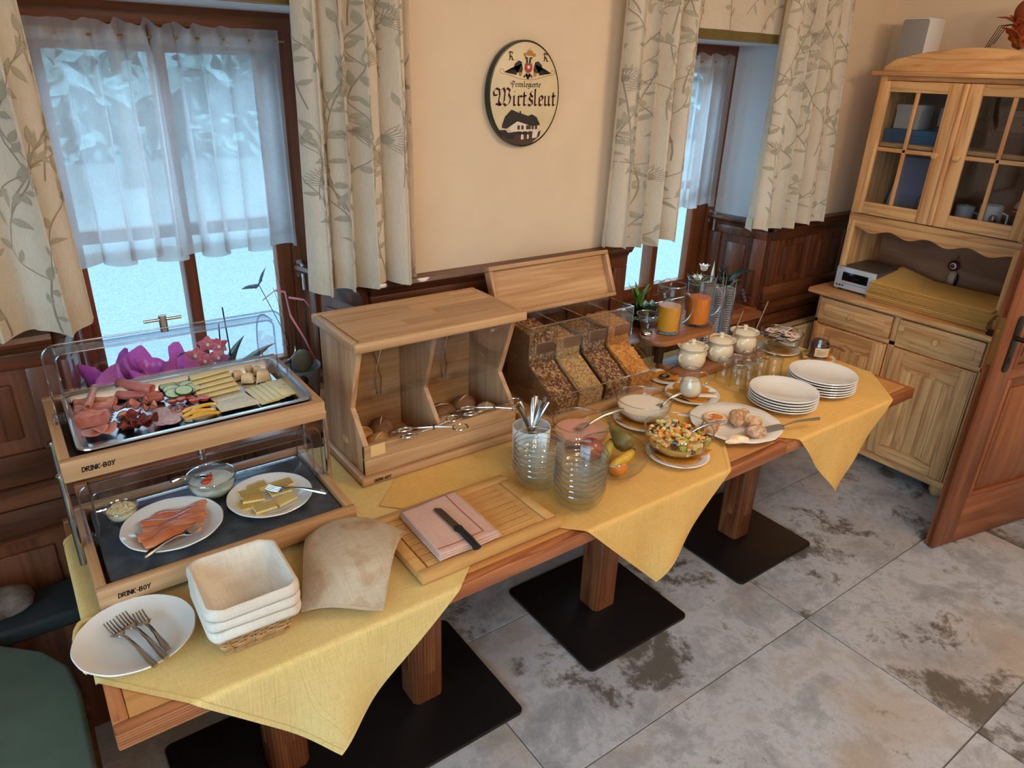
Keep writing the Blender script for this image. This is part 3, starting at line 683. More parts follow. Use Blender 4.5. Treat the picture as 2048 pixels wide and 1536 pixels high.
for y0, y1, ky in ((SYM+.014, HY1-.010, SYM+.046), (HY0+.010, SYM-.014, SYM-.046)):
    dt = W(MB().box(HX-.024, HX-.006, y0, y0+.056, 1.246, 1.846), 'glazed_door', M_PINE, hu, bevel=.003)
    def sub(m, nm, mat, **k): m.xf(0, Matrix.Translation(-hu.location)); return m.build(nm, mat, dt, **k)
    sub(MB().box(HX-.024, HX-.006, y1-.056, y1, 1.246, 1.846), 'door_stile', M_PINE, bevel=.003)
    sub(MB().box(HX-.024, HX-.006, y0+.056, y1-.056, 1.246, 1.304), 'door_rail', M_PINEY, bevel=.003); sub(MB().box(HX-.024, HX-.006, y0+.056, y1-.056, 1.800, 1.846), 'door_rail', M_PINEY, bevel=.003)
    ym = (y0+y1)/2; sub(MB().box(HX-.022, HX-.008, ym-.009, ym+.009, 1.304, 1.80), 'muntin', M_PINE, bevel=.003); sub(MB().box(HX-.022, HX-.008, y0+.056, y1-.056, 1.541, 1.559), 'muntin', M_PINEY, bevel=.003)
    for a, b in ((y0+.056, ym-.009), (ym+.009, y1-.056)):
        for c, d in ((1.304,1.541), (1.559,1.80)): sub(MB().box(HX-.016, HX-.013, a, b, c, d), 'pane', M_CABG, flat=True)
    sub(knob(HX-.024, ky, 1.548, dt), 'knob', M_PINE)
W(MB().box(HX-.030, HX-.008, SYM-.013, SYM+.013, 1.246, 1.846), 'astragal', M_PINE, hu, bevel=.006)

# things in and on the hutch
M_WHITEP = plain('white plastic', (222,220,216), .45); M_GREYP = plain('grey grille', (150,145,140), .8)
def boxthing(name, label, cat, mt, x0, x1, y0, y1, z0, z1, bev=.004, extra=None, group=None):
    t = thing(name, label, cat, ((x0+x1)/2, (y0+y1)/2, z0), group=group); W(MB().box(x0, x1, y0, y1, z0, z1), 'body', mt, t, bevel=bev)
    if extra: extra(t)
    return t
def ex(t):
    W(MB().prism(rrect(1.796,1.912,1.894,2.106,.012), 3.592, 3.602, 'x'), 'grille', M_GREYP, t, bevel=.002)
boxthing('loudspeaker', 'white loudspeaker with grey front on top of the hutch', 'speaker', M_WHITEP, 3.598, 3.735, 1.788, 1.920, 1.888, 2.114, .012, ex)
t = thing('card_box', 'white card box standing on a blue box behind the left cabinet glass', 'box', (3.66,1.80,1.640)); W(MB().box(3.60,3.72,1.735,1.850,1.640,1.745), 'body', plain('white card', (210,202,190), .8), t, bevel=.002); W(MB().box(3.597,3.723,1.732,1.853,1.722,1.748), 'lid', plain('white card lid', (216,208,196), .8), t, bevel=.002)
t = thing('storage_box', 'wide blue storage box on the upper cabinet shelf', 'box', (3.67,1.71,1.579)); W(MB().box(3.585,3.77,1.545,1.875,1.579,1.632), 'body', plain('blue box', (58,108,140), .6), t, bevel=.003); W(MB().box(3.582,3.773,1.542,1.878,1.616,1.639), 'lid', plain('blue lid', (62,116,150), .6), t, bevel=.003)
t = thing('card_holder', 'clear card holder with chrome clip on the blue box', 'card holder', (3.66,1.61,1.640)); W(MB().box(3.655,3.659,1.565,1.675,1.66,1.74), 'card', plain('light card', (196,204,210), .4), t); W(MB().tube([(3.64,1.62,1.641),(3.63,1.60,1.67),(3.64,1.59,1.69),(3.655,1.60,1.67)], .002, 6), 'clip', M_CHROME, t); W(MB().box(3.64,3.68,1.57,1.67,1.640,1.648), 'foot', M_CHROME, t, bevel=.002)
t = thing('wire_basket', 'small chrome basket with arched handle behind the left cabinet glass', 'basket', (3.56,1.60,1.241))
m = MB(); 
for k in range(14): a = 2*PI*k/14; m.tube([(3.56+.030*math.cos(a),1.60+.030*math.sin(a),1.243),(3.56+.036*math.cos(a),1.60+.036*math.sin(a),1.318)], .0016, 5)
for z, r in ((1.243,.030),(1.275,.033),(1.318,.036)): m.tube([(3.56+r*math.cos(2*PI*k/20),1.60+r*math.sin(2*PI*k/20),z) for k in range(21)], .002, 5)
W(m, 'wire_bowl', M_CHROME, t); W(MB().tube([(3.56,1.60+.036*math.cos(a*PI/12),1.318+.045*math.sin(a*PI/12)) for a in range(13)], .002, 6), 'handle', M_CHROME, t)
t = thing('card_sheet', 'large pale card leaning inside the left cabinet', 'card', (3.75,1.70,1.241)); W(MB().prism([(3.70,1.2405),(3.703,1.2405),(3.785,1.50),(3.782,1.50)], 1.56, 1.85, 'y'), 'sheet', plain('pale blue card', (150,158,178), .6), t)
boxthing('carton', 'brown lidded carton on the upper shelf of the right cabinet', 'box', plain('brown card', (150,118,92), .8), 3.60,3.77,1.205,1.400,1.660,1.745,.003, lambda t: (W(MB().box(3.597,3.773,1.202,1.403,1.722,1.748), 'lid', plain('carton lid', (160,128,100), .8), t, bevel=.002), W(MB().box(3.596,3.60,1.295,1.302,1.69,1.705), 'slot', M_BLACK, t)))
boxthing('storage_box', 'dark red storage box under the brown carton', 'box', plain('dark red box', (86,52,56), .7), 3.59,3.78,1.19,1.42,1.579,1.658,.003, lambda t: W(MB().box(3.587,3.783,1.187,1.423,1.638,1.6595), 'lid', plain('red lid', (98,58,60), .7), t, bevel=.002))
def mug(name, label, x, y, z, r, h, mt, band=None, handle=True):
    t = thing(name, label, 'mug', (x, y, z)); MB().lathe([(0,0),(r*.92,0),(r,.006),(r,h),(r-.004,h),(r-.005,.008),(0,.006)], 28).build('cup', mt, t)
    if handle: MB().tube([(-.001, -r+.002-.001, h*.78), (0,-r-.022,h*.72), (0,-r-.024,h*.4), (0,-r+.001,h*.25)], .0045, 8).build('handle', mt, t)
    if band: MB().lathe([(r+.0006,h*.2),(r+.0006,h*.75)], 28).build('motif', band, t)
mug('mug', 'grey mug with dark motif behind the right cabinet glass', 3.56, 1.415, 1.241, .037, .105, plain('grey mug', (168,164,160), .4), None)
mug('mug', 'large white lidless mug in the right cabinet', 3.585, 1.318, 1.241, .046, .120, M_PORC)
t = thing('metal_tin', 'small shiny metal tin in front of the large white mug', 'tin', (3.530,1.283,1.241)); W(MB().lathe([(.012,.0),(.016,.002),(.016,.084),(.012,.086),(.010,.084),(.010,.002),(.012,0)], 20, (3.530,1.283,1.241)), 'body', M_CHROME, t)
t = thing('preserving_jar', 'glass jar with a pale cloth cap in the right cabinet', 'jar', (3.60,1.205,1.241)); W(MB().lathe([(0,0),(.04,0),(.042,.01),(.042,.09),(.03,.11),(.03,.125)], 24, (3.60,1.205,1.241)), 'body', M_GLASS, t); W(MB().lathe([(.036,.108),(.034,.128),(.026,.15),(0,.156)], 14, (3.60,1.205,1.241)), 'cloth_cap', cloth('cap cloth', (214,196,190)), t); W(MB().lathe([(.037,.112),(.037,.122)], 24, (3.60,1.205,1.241)), 'ribbon', plain('ribbon red', (130,40,60), .6), t)
# stereo
t = thing('stereo', 'compact silver stereo with black display on the sideboard', 'stereo', (3.60,1.79,.853))
W(MB().box(3.475,3.74,1.690,1.892,.866,.972), 'casing', plain('stereo casing', (92,84,78), .5), t, bevel=.003)
W(MB().box(3.466,3.478,1.688,1.894,.864,.974), 'front_panel', plain('stereo silver', (205,206,210), .35, .2), t, bevel=.003)
W(MB().box(3.4645,3.468,1.722,1.858,.905,.950), 'display', plain('display black', (12,12,14), .15), t, bevel=.001); W(MB().box(3.4635,3.467,1.722,1.858,.8915,.8945), 'disc_slot', M_GREYP, t)
for y, r in ((1.878,.004),(1.862,.0055),(1.846,.004)): W(MB().box(3.464,3.468,y-r,y+r,.877,.884), 'socket', M_BLACK, t)
W(MB().box(3.4645,3.468,1.870,1.888,.9655,.9675), 'maker_mark', M_BLACK, t)
for x in (3.49,3.72):
    for y in (1.71,1.87): W(MB().lathe([(0,0),(.01,0),(.01,.013),(0,.013)], 12, (x,y,.853)), 'foot', M_BLACK, t)
# folded table cloths
M_YELF = cloth('brightened yellow cloth', (246,204,124), (240,194,112), weave=260, bstr=.2)  # same tablecloth fabric, brightened in the colour to offset the hutch's shade
NL = 6
for k in range(NL):
    z0 = .8535+k*.0150; th = .0146; rnd = random.Random(k); dx = rnd.uniform(-.006,.006); dy = rnd.uniform(-.008,.008)
    lab = ['lowest folded yellow cloth of the stack on the sideboard','second folded yellow cloth from the bottom on the sideboard','third folded yellow cloth from the bottom on the sideboard','third folded yellow cloth from the top on the sideboard','second folded yellow cloth from the top on the sideboard','topmost folded yellow cloth with raised corner on the sideboard'][k]
    t = thing('folded_tablecloth', lab, 'tablecloth', (3.58,1.42,z0), group='folded cloths on the sideboard')
    def fn(u, v, k=k, dx=dx, dy=dy):
        a = 2*PI*u; x = 3.440+dx+.30*v; hh = th/2
        return Vector((0,0,0))
    m = MB(); ny = 26
    for layer in range(2):
        zz = z0+layer*th/2; 
        poly = [(3.428+dx,zz+th/4),(3.433+dx,zz+.0019),(3.452+dx,zz+.0004),(3.735,zz+.0002),(3.735,zz+th/2-.0002),(3.452+dx,zz+th/2-.0004),(3.433+dx,zz+th/2-.0019)]
        v = []; f = []
        for i in range(ny+1):
            yy = 1.138+dy+(.556)*i/ny; bend = .0016*math.sin(16*yy)*(k+1)/NL
            for (px, pz) in poly:
                lift = 0
                if k == NL-1 and layer == 1 and i > ny-8: lift = .035*((i-(ny-8))/8)*max(0,(px-3.60)/.135)
                v.append((px, yy, pz+bend*.6+lift))
        n = len(poly)
        for i in range(ny):
            for j in range(n): f.append((i*n+j, i*n+(j+1) % n, (i+1)*n+(j+1) % n, (i+1)*n+j))
        f += [tuple(range(n))[::-1], tuple(range(ny*n, ny*n+n))]; m.add(v, f)
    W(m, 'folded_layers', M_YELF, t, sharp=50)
t = thing('folding_clip', 'small black clip beside the folded cloths near the door', 'clip', (3.405,1.100,.853)); W(MB().box(3.39,3.425,1.08,1.128,.853,.872), 'body', M_BLACK, t, bevel=.007); W(MB().tube([(3.392,1.122,.868),(3.40,1.135,.872),(3.415,1.128,.866)], .003, 6), 'spring', M_CHROME, t)
t = thing('wooden_figurine', 'small wooden bird figure hanging on the hutch back panel', 'figurine', (3.815,1.48,.905))
W(MB().ell((3.815,1.482,.955),(.014,.018,.028)), 'body', plain('light wood', (170,140,112), .6), t); W(MB().ell((3.812,1.486,.999),(.016,.020,.020)), 'head', plain('dark red paint', (92,30,28), .5), t)
W(MB().lathe([(.004,0),(.011,.001),(.0115,.003)], 16).xf(0, Matrix.Translation((3.7985,1.482,1.001)) @ Matrix.Rotation(-PI/2,4,'Y')), 'eye_ring', plain('eye white', (220,215,210), .5), t)
W(MB().ell((3.812,1.465,.950),(.010,.006,.024)), 'wing', M_BLACK, t); W(MB().ell((3.810,1.488,.922),(.014,.022,.010)), 'feet', plain('light wood feet', (160,128,100), .6), t); W(MB().tube([(3.815,1.484,1.017),(3.824,1.484,1.036)], .002, 6), 'hook', M_CHROME, t)
t.scale = (1.35, 1.35, 1.35); t.location.x -= .008; t.location.z -= .010
# autumn ornament on the hutch
t = thing('autumn_ornament', 'orange leaf ornament in a glass dish on top of the hutch', 'ornament', (3.62,1.405,1.888))
MO = plain('orange leaf', (206,104,40), .6, var=.3); MO2 = plain('rust leaf', (150,62,34), .6, var=.3)
def leafshape(L, w_, curl, jag=0):
    m = MB(); n = 8; v = []; f = []
    for k in range(n+1):
        s_ = k/n; hw = w_*math.sin(PI*min(s_**.7,1))*(1+jag*(k % 2)); z = curl*math.sin(PI*s_)
        v += [(L*s_,-hw,z-.3*hw),(L*s_,0,z),(L*s_,hw,z-.3*hw)]
    for k in range(n): f += [(3*k,3*k+1,3*k+4,3*k+3),(3*k+1,3*k+2,3*k+5,3*k+4)]
    return m.add(v, f)
W(MB().lathe([(0,.0),(.04,0),(.10,.05),(.12,.11),(.117,.11),(.097,.053),(.038,.006),(0,.006)], 28, (3.62,1.405,1.888)), 'glass_dish', M_GLASS, t)
for k in range(10):
    a = 2*PI*k/10; m = leafshape(.13, .035, .03, .35); m.xf(0, Matrix.Translation((3.60,1.405,1.98+.018*(k % 4))) @ Matrix.Rotation(a,4,'Z') @ Matrix.Rotation(-.55-.15*(k % 3),4,'Y')); W(m, 'leaf', MO if k % 3 else MO2, t, thick=.001)
W(MB().ell((3.59,1.405,2.12),(.045,.05,.05)), 'gourd', MO2, t)
m = MB()
for k in range(4): m.tube([(3.59,1.415,2.08),(3.58,1.465+.01*k,2.07),(3.57,1.495+.012*k,2.0-.01*k)], .0018, 5)
W(m, 'wire_tendrils', M_IRON, t)
# ================================================================== WALL SIGN
def nib(mb, strokes, ox, oz, s, w_, y, ang=.75):        # broad-nib lettering on the plane y
    nx, nz = math.cos(ang)*w_/2, math.sin(ang)*w_/2
    for st in strokes:
        q = []
        for k in range(len(st)-1):
            for i in range(3): q.append((st[k][0]+(st[k+1][0]-st[k][0])*i/3, st[k][1]+(st[k+1][1]-st[k][1])*i/3))
        q.append(st[-1]); n = len(q)
        for k in range(n-1):
            a, b = q[k], q[k+1]
            mb.add([(ox+(a[0]-nx)*s, y, oz+(a[1]-nz)*s),(ox+(a[0]+nx)*s, y, oz+(a[1]+nz)*s),(ox+(b[0]+nx)*s, y, oz+(b[1]+nz)*s),(ox+(b[0]-nx)*s, y, oz+(b[1]-nz)*s)], [(0,1,2,3)])
            dx, dz = b[0]-a[0], b[1]-a[1]; l = math.hypot(dx, dz) or 1; px, pz = -dz/l*.03, dx/l*.03      # hairline
            mb.add([(ox+(a[0]-px)*s, y, oz+(a[1]-pz)*s),(ox+(a[0]+px)*s, y, oz+(a[1]+pz)*s),(ox+(b[0]+px)*s, y, oz+(b[1]+pz)*s),(ox+(b[0]-px)*s, y, oz+(b[1]-pz)*s)], [(0,1,2,3)])
def mn(x): return [(x-.1,.86),(x,.97),(x,.12),(x+.1,.02),(x+.2,.13)]
BL = {'i': ([mn(0), [(.0,1.30),(.1,1.44)]], .42), 'r': ([mn(0), [(0,.78),(.16,.97),(.32,.86)]], .52), 't': ([[(0,1.32),(0,.12),(.1,.02),(.24,.14)], [(-.13,.95),(.22,.97)]], .46),
 'l': ([[(-.1,1.52),(0,1.64),(0,.12),(.1,.02),(.22,.13)]], .42), 'e': ([[(.04,.50),(.34,.66),(.30,.90),(.15,.99),(0,.84),(0,.16),(.14,0),(.36,.18)]], .56),
 'u': ([mn(0), mn(.36), [(.1,.02),(.34,.22)]], .78), 's': ([[(.36,.86),(.20,1.0),(.02,.84),(.06,.64),(.32,.42),(.34,.16),(.14,0),(-.06,.14)], [(.20,1.0),(.10,1.25),(.30,1.42)]], .58),
 'v': ([[(-.1,1.1),(0,.9),(0,.2),(.2,0),(.42,.22),(.42,.8),(.24,1.0),(.02,.8)]], .66), 'g': ([[(.32,.86),(.16,1.0),(0,.84),(0,.25),(.16,.08),(.32,.26)], [(.34,1.02),(.34,-.2),(.16,-.46),(-.1,-.3)]], .6),
 'P': ([[(.08,1.35),(.08,-.35)], [(-.22,1.45),(.10,1.62),(.46,1.5),(.55,1.12),(.38,.72),(.08,.66)], [(-.30,1.25),(-.34,.92),(-.16,.7)]], .85),
 'W': ([[(-.02,1.02),(-.30,.98),(-.38,1.32),(-.14,1.66),(.14,1.52),(.20,1.05),(.10,.42),(.30,.04)], [(.30,1.50),(.52,1.70),(.66,1.30),(.60,.42),(.30,.04),(-.14,.20)], [(.62,1.44),(.86,1.70),(1.12,1.46),(1.00,1.12),(1.18,.72),(1.08,.24),(.76,.0),(.56,.22)]], 1.50),
 'K': ([[(.0,1.5),(.06,.1),(-.15,.0)], [(-.26,1.25),(-.12,1.62),(.34,1.55),(.40,1.3)], [(.04,.78),(.40,1.22)], [(.06,.82),(.34,.62),(.36,.16),(.58,.04)]], .82), '.': ([[(0,.03),(.12,.15)]], .3)}
def blackletter(mb, txt, x0, z0, s, width, y, w_=.20):
    tot = sum(BL[c][1] for c in txt); k = width/(tot*s); x = x0
    for c in txt:
        st, adv = BL[c]; st2 = [[(a*k, b) for a, b in q] for q in st]; nib(mb, st2, x+.12*s*k, z0, s, w_, y); x += adv*s*k
sg = thing('wall_sign', 'oval painted sign reading Privilegierte Wirtsleut with eagle and house', 'sign', (1.553, 2.085, 1.76))
M_SIGN = plain('sign cream', (226,206,166), .45, var=.12, vscale=14); M_SIGNR = plain('sign dark green rim', (26,44,34), .3, var=.4)
n = 64; ra, rb = .1495, .1680
ov = [(ra*math.cos(2*PI*k/n), rb*math.sin(2*PI*k/n)) for k in range(n)]
MB().prism(ov, -.012, .013, 'y').build('board', M_SIGNR, sg, bevel=.003)
MB().prism([(a*.955, b*.96) for a, b in ov], -.0135, -.010, 'y').build('face', M_SIGN, sg, bevel=.001)
yF = -.0142
def sp(px, py): return ((px-650)*.000372, -(py-785)*.000259)
mred = plain('sign oxblood', (70,18,22), .5); mblk = plain('sign black', (28,24,26), .5); mgold = plain('sign gold', (176,116,46), .4); mwht = plain('sign white', (226,214,200), .5); msh = plain('sign red', (168,52,34), .5); mbr = plain('sign brown', (74,48,40), .6)
m = MB(); x, z = sp(296, 920); blackletter(m, 'Wirtsleut', x+.012, z, .0325, .262-.006, yF, .26); m.build('lettering', mred, sg, flat=True)
m = MB(); x, z = sp(495, 692); blackletter(m, 'Privilegierte', x, z, .0110, .122, yF, .34); m.build('lettering', mbr, sg, flat=True)
m = MB()
for px in (455, 842): x, z = sp(px, 380); blackletter(m, 'K.', x, z, .0152, .030, yF, .34)
m.build('lettering', mbr, sg, flat=True)
def flat(polys, mt, nm, y=yF):
    m = MB()
    for q in polys: m.prism([sp(*p) for p in q], y, y+.0004, 'y')
    m.build(nm, mt, sg, flat=True)
wing = []
for s_ in (-1, 1):
    c = 672
    def X(d): return c+s_*d
    wing.append([(X(60),480),(X(75),395),(X(110),380),(X(150),420),(X(165),470),(X(120),520),(X(70),530)])
    for k in range(7): b = 75+k*15; wing.append([(X(b),430+k*6),(X(b+18),420+k*8),(X(150+k*20),545-k*4),(X(132+k*18),552-k*4)])
    wing.append([(X(10),340),(X(36),335),(X(44),352),(X(28),360),(X(26),410),(X(4),410)])
    wing.append([(X(10),520),(X(50),560),(X(44),590),(X(28),560),(X(2),590)])
wing.append([(642,540),(702,540),(680,600),(664,600)])
flat(wing, mblk, 'eagle'); flat([[(634,412),(712,412),(716,480),(700,512),(672,526),(646,512),(630,480)]], msh, 'shield', yF-.0005); flat([[(660,435),(688,435),(688,465),(674,478),(660,465)]], mwht, 'shield_field', yF-.0009)
flat([[(655,320),(715,320),(722,285),(700,250),(686,262),(686,225),(680,225),(680,262),(664,250),(648,285)], [(610,300),(640,285),(650,330),(625,335)], [(755,300),(725,285),(715,330),(740,335)]], mgold, 'crown')
m = MB()
for s_ in (-1, 1):
    q = [sp(672+s_*d, yy) for d, yy in ((0,605),(90,596),(160,570),(230,545),(290,540),(312,512),(300,482),(270,490),(272,515))]
    m.tube([(a, yF-.0002, b) for a, b in q], .0007, 5)
m.build('scroll', mgold, sg); flat([[(570,515),(600,520),(604,550),(585,568),(568,545)], [(735,520),(765,515),(770,545),(752,568),(734,550)]], mgold, 'orbs', yF-.0006)
flat([[(345,1200),(420,1250),(840,1240),(850,1210),(835,1300),(740,1390),(640,1412),(560,1405),(430,1340)]], mbr, 'painted_garden', yF)
flat([[(490,1180),(560,1110),(820,1170),(812,1260),(560,1240),(490,1230)], [(560,1240),(812,1260),(800,1320),(620,1340)]], mwht, 'painted_house', yF-.0004)
flat([[(400,1150),(430,1050),(500,965),(590,1010),(590,985),(608,985),(608,1012),(690,1045),(735,1025),(790,1060),(836,1160),(740,1175),(570,1110),(450,1200),(400,1190)]], mblk, 'painted_roof', yF-.0008)
wn = []
for px in (572, 616, 672, 700, 735, 775): wn.append([(px,1160),(px+26,1163),(px+26,1215),(px,1212)])
for px in (570, 640, 700): wn.append([(px,1235),(px+50,1238),(px+44,1330),(px+10,1345)])
flat(wn, mbr, 'painted_windows', yF-.0012)
flat([[(360,1215),(440,1215),(470,1260),(540,1240),(720,1250),(725,1275),(550,1275),(530,1330),(470,1330),(370,1240)]], mblk, 'painted_shrubs', yF-.0016)
# ================================================================== BUFFET DISPLAYS
def loft(loops, cap0=False, cap1=True):
    m = MB(); n = len(loops[0]); v = [p for l in loops for p in l]; f = []
    for k in range(len(loops)-1):
        for i in range(n): f.append((k*n+i, k*n+(i+1) % n, (k+1)*n+(i+1) % n, (k+1)*n+i))
    if cap0: f.append(tuple(range(n))[::-1])
    if cap1: f.append(tuple(range((len(loops)-1)*n, len(loops)*n)))
    return m.add(v, f)
def rloop(x0, x1, y0, y1, r, z, ins=0): return [(a, b, z) for a, b in rrect(x0+ins, x1-ins, y0+ins, y1-ins, max(r-ins, .004), 6)]
BLK = {'D': [[(0,0),(0,1),(.4,.9),(.55,.5),(.4,.1),(0,0)]], 'R': [[(0,0),(0,1),(.45,.95),(.45,.6),(0,.5)],[(.2,.5),(.5,0)]], 'I': [[(.1,0),(.1,1)],[(-.05,1),(.25,1)],[(-.05,0),(.25,0)]], 'N': [[(0,0),(0,1),(.5,0),(.5,1)]],
       'K': [[(0,0),(0,1)],[(.5,1),(0,.45),(.5,0)]], '-': [[(0,.45),(.35,.45)]], 'B': [[(0,0),(0,1),(.4,.95),(.4,.55),(0,.5)],[(.3,.52),(.5,.3),(.4,.05),(0,0)]], 'O': [[(.05,.2),(.05,.8),(.25,1),(.5,.8),(.5,.2),(.25,0),(.05,.2)]], 'Y': [[(0,1),(.28,.5),(.55,1.1)],[(.28,.5),(.2,0)]]}
ADV = {'I': .38, '-': .5}
M_BURN = plain('burnt lettering', (30,20,14), .7)
def logo(x, y, z, h, t, parent_part=None):
    m = MB(); cx = x
    for c in 'DRINK-BOY':
        for st in BLK[c]:
            for k in range(len(st)-1):
                a, b = st[k], st[k+1]; dx, dz = b[0]-a[0], b[1]-a[1]; l = math.hypot(dx, dz); px, pz = -dz/l*.11, dx/l*.11; ex_, ez = dx/l*.08, dz/l*.08
                q = [(a[0]-ex_-px, a[1]-ez-pz), (a[0]-ex_+px, a[1]-ez+pz), (b[0]+ex_+px, b[1]+ez+pz), (b[0]+ex_-px, b[1]+ez-pz)]
                m.add([(cx+(p[0]+p[1]*.12)*h, y, z+p[1]*h) for p in q], [(0,1,2,3)])
        cx += ADV.get(c, .74)*h
    W(m, 'lettering', M_BURN, t, flat=True)
bd = thing('buffet_display', 'two-tier oak buffet display with clear roll-top covers', 'buffet display', (.295, 1.65, ZT))
def frame(t, x0, x1, y0, y1, z0, z1, w_=.022):
    for a, b in ((y0, y0+w_), (y1-w_, y1)): W(MB().box(x0, x1, a, b, z0, z1), 'frame_rail', M_OAK, t, bevel=.004)
    for a, b in ((x0, x0+w_), (x1-w_, x1)): W(MB().box(a, b, y0+w_, y1-w_, z0, z1), 'frame_side', M_OAKY, t, bevel=.004)
    W(MB().box(x0+w_, x1-w_, y0+w_, y1-w_, z0+.004, z0+.010), 'tray_floor', M_BLACK, t)
frame(bd, .008, .588, 1.422, 1.802, .774, .822); frame(bd, .003, .581, 1.566, 1.948, 1.010, 1.060)
logo(.045, 1.4215, .792, .0105, bd); logo(.040, 1.5655, 1.029, .0105, bd)
for x in (.035, .56):
    for y in (1.45, 1.775): W(MB().lathe([(0,0),(.012,0),(.012,.018),(0,.018)], 16, (x, y, ZT)), 'foot', M_CHROME, bd)
for x in (.0005, .592):
    for y in (1.610, 1.785): W(MB().tube([(x,y,.776),(x,y,1.014)], .0072, 14), 'support_rod', M_CHROME, bd)
for x in (-.0005, .5905):
    for y in (1.610, 1.785): W(MB().lathe([(0,0),(.0095,0),(.0095,.006),(0,.006)], 14, (x+.0005,y,1.004)), 'rod_collar', M_CHROME, bd)
def rolltop(t, x0, x1, y0, z0, R):
    def path(ins, r=.03):
        a0, a1, zt = x0+ins, x1-ins, z0+R-ins; rr = max(r-ins*.5, .008)
        return [(a0, z0), (a0, z0+(zt-rr-z0)*.5)] + [(a0+rr-rr*math.cos(a), zt-rr+rr*math.sin(a)) for a in [PI/2*k/6 for k in range(7)]] + [(a1-rr+rr*math.sin(a), zt-rr+rr*math.cos(a)) for a in [PI/2*k/6 for k in range(7)]] + [(a1, z0+(zt-rr-z0)*.5), (a1, z0)]
    o, i = path(0), path(.024); n = len(o); m = MB()
    v = [(a, y0, b) for a, b in o]+[(a, y0, b) for a, b in i]+[(a, y0+.004, b) for a, b in o]+[(a, y0+.004, b) for a, b in i]
    m.add(v, [(k, k+1, n+k+1, n+k) for k in range(n-1)]+[(2*n+k, 2*n+k+1, 3*n+k+1, 3*n+k) for k in range(n-1)])
    lid = W(m, 'roll_top', M_ROLL, t)
    def sub(m, nm, mt, **k): m.xf(0, Matrix.Translation(-t.location)); return m.build(nm, mt, lid, **k)
    for ins, q in ((0, o), (.024, i)): sub(MB().tube([(a, y0+.002, b) for a, b in q], .0024, 8), 'rim_bead', M_BEAD)
    x0i, x1i, Ri = x0+.026, x1-.026, R-.026
    def pr(v): a = PI/2*v; return (y0+.004+Ri*1.0*math.sin(a)**.72, z0+Ri*max(math.cos(a), 0)**.62)
    def fn(u, v): y, z = pr(v); return Vector((x0i+(x1i-x0i)*u, y, z))
    sub(MB().grid(fn, 1, 24), 'curved_shell', M_ROLL)
    for x in (x0i, x1i):
        q = [pr(k/20) for k in range(21)]; sub(MB().add([(x, y0+.004, z0)]+[(x, a, b) for a, b in q], [tuple(range(22))]), 'end_wall', M_ROLL)
        sub(MB().tube([(x, a, b) for a, b in q], .0022, 6), 'edge_bead', M_BEAD)
    sub(MB().tube([(x0i, pr(1)[0], z0+.002), (x1i, pr(1)[0], z0+.002)], .003, 6), 'edge_bead', M_BEAD)
    for x in (x0+.004, x1-.004): sub(MB().box(x-.012, x+.012, y0-.012, y0+.020, z0-.004, z0+.014), 'pivot', M_ACRYL, bevel=.003)
    xc = (x0+x1)/2-.012; h = sub(MB().tube([(xc, y0+.012, z0+R-.012),(xc, y0+.012, z0+R+.028)], .009, 16), 'handle_post', M_CHROME)
    sub(MB().tube([(xc-.042, y0+.012, z0+R+.018),(xc+.042, y0+.012, z0+R+.018)], .0038, 10), 'handle_bar', M_CHROME)
rolltop(bd, .022, .560, 1.772, 1.064, .182); rolltop(bd, .022, .578, 1.612, .823, .147)
# trays
st = thing('steel_tray', 'shallow stainless steel tray of cold cuts in the upper tier', 'tray', (.305,1.755,1.022))
T0 = (.040, .566, 1.594, 1.920)
W(loft([rloop(*T0, .03, 1.0605), rloop(*T0, .03, 1.0635, .001), rloop(*T0, .03, 1.0635, .010), rloop(*T0, .03, 1.058, .014), rloop(*T0, .03, 1.036, .026), rloop(*T0, .03, 1.034, .034)]), 'pan', M_STEEL, st)
sl = thing('slate_tray', 'dark slate slab with rough edges in the lower tier', 'tray', (.30,1.61,.785))
M_SLATE = plain('slate', (70,76,84), .30, c2=(46,51,58), vscale=26, bmp=.9, bscale=40)
W(loft([rloop(.036,.562,1.448,1.778,.02,.786,.004), rloop(.036,.562,1.448,1.778,.02,.790), rloop(.036,.562,1.448,1.778,.02,.812,.003), rloop(.036,.562,1.448,1.778,.02,.815,.008)], True), 'slab', M_SLATE, sl)
# bread box
X0, X1, Y0, Y1 = .678, 1.232, 1.588, 1.888
bb = thing('bread_box', 'oak bread box with tilted clear flap beside the display', 'bread box', (.955, 1.738, ZT))
def staves(t, nm, x0, x1, y0, y1, z0, z1, rows, seed, mat, along='x', ends=None):
    rnd = random.Random(seed); h = (y1-y0)/rows if along == 'x' else (x1-x0)/rows
    for r in range(rows):
        L = (x1-x0) if along == 'x' else ((y1-y0) if along == 'y' else (z1-z0)); cuts = [0]; 
        while cuts[-1] < L: cuts.append(cuts[-1]+rnd.uniform(.16,.30))
        cuts[-1] = L
        if len(cuts) > 2 and cuts[-1]-cuts[-2] < .05: cuts.pop(-2)
        for k in range(len(cuts)-1):
            if along == 'x': q = (x0+cuts[k], x0+cuts[k+1], y0+r*h, y0+(r+1)*h, z0, z1)
            W(MB().box(*q), nm, M_STAVE, t, bevel=.0006, bseg=1)
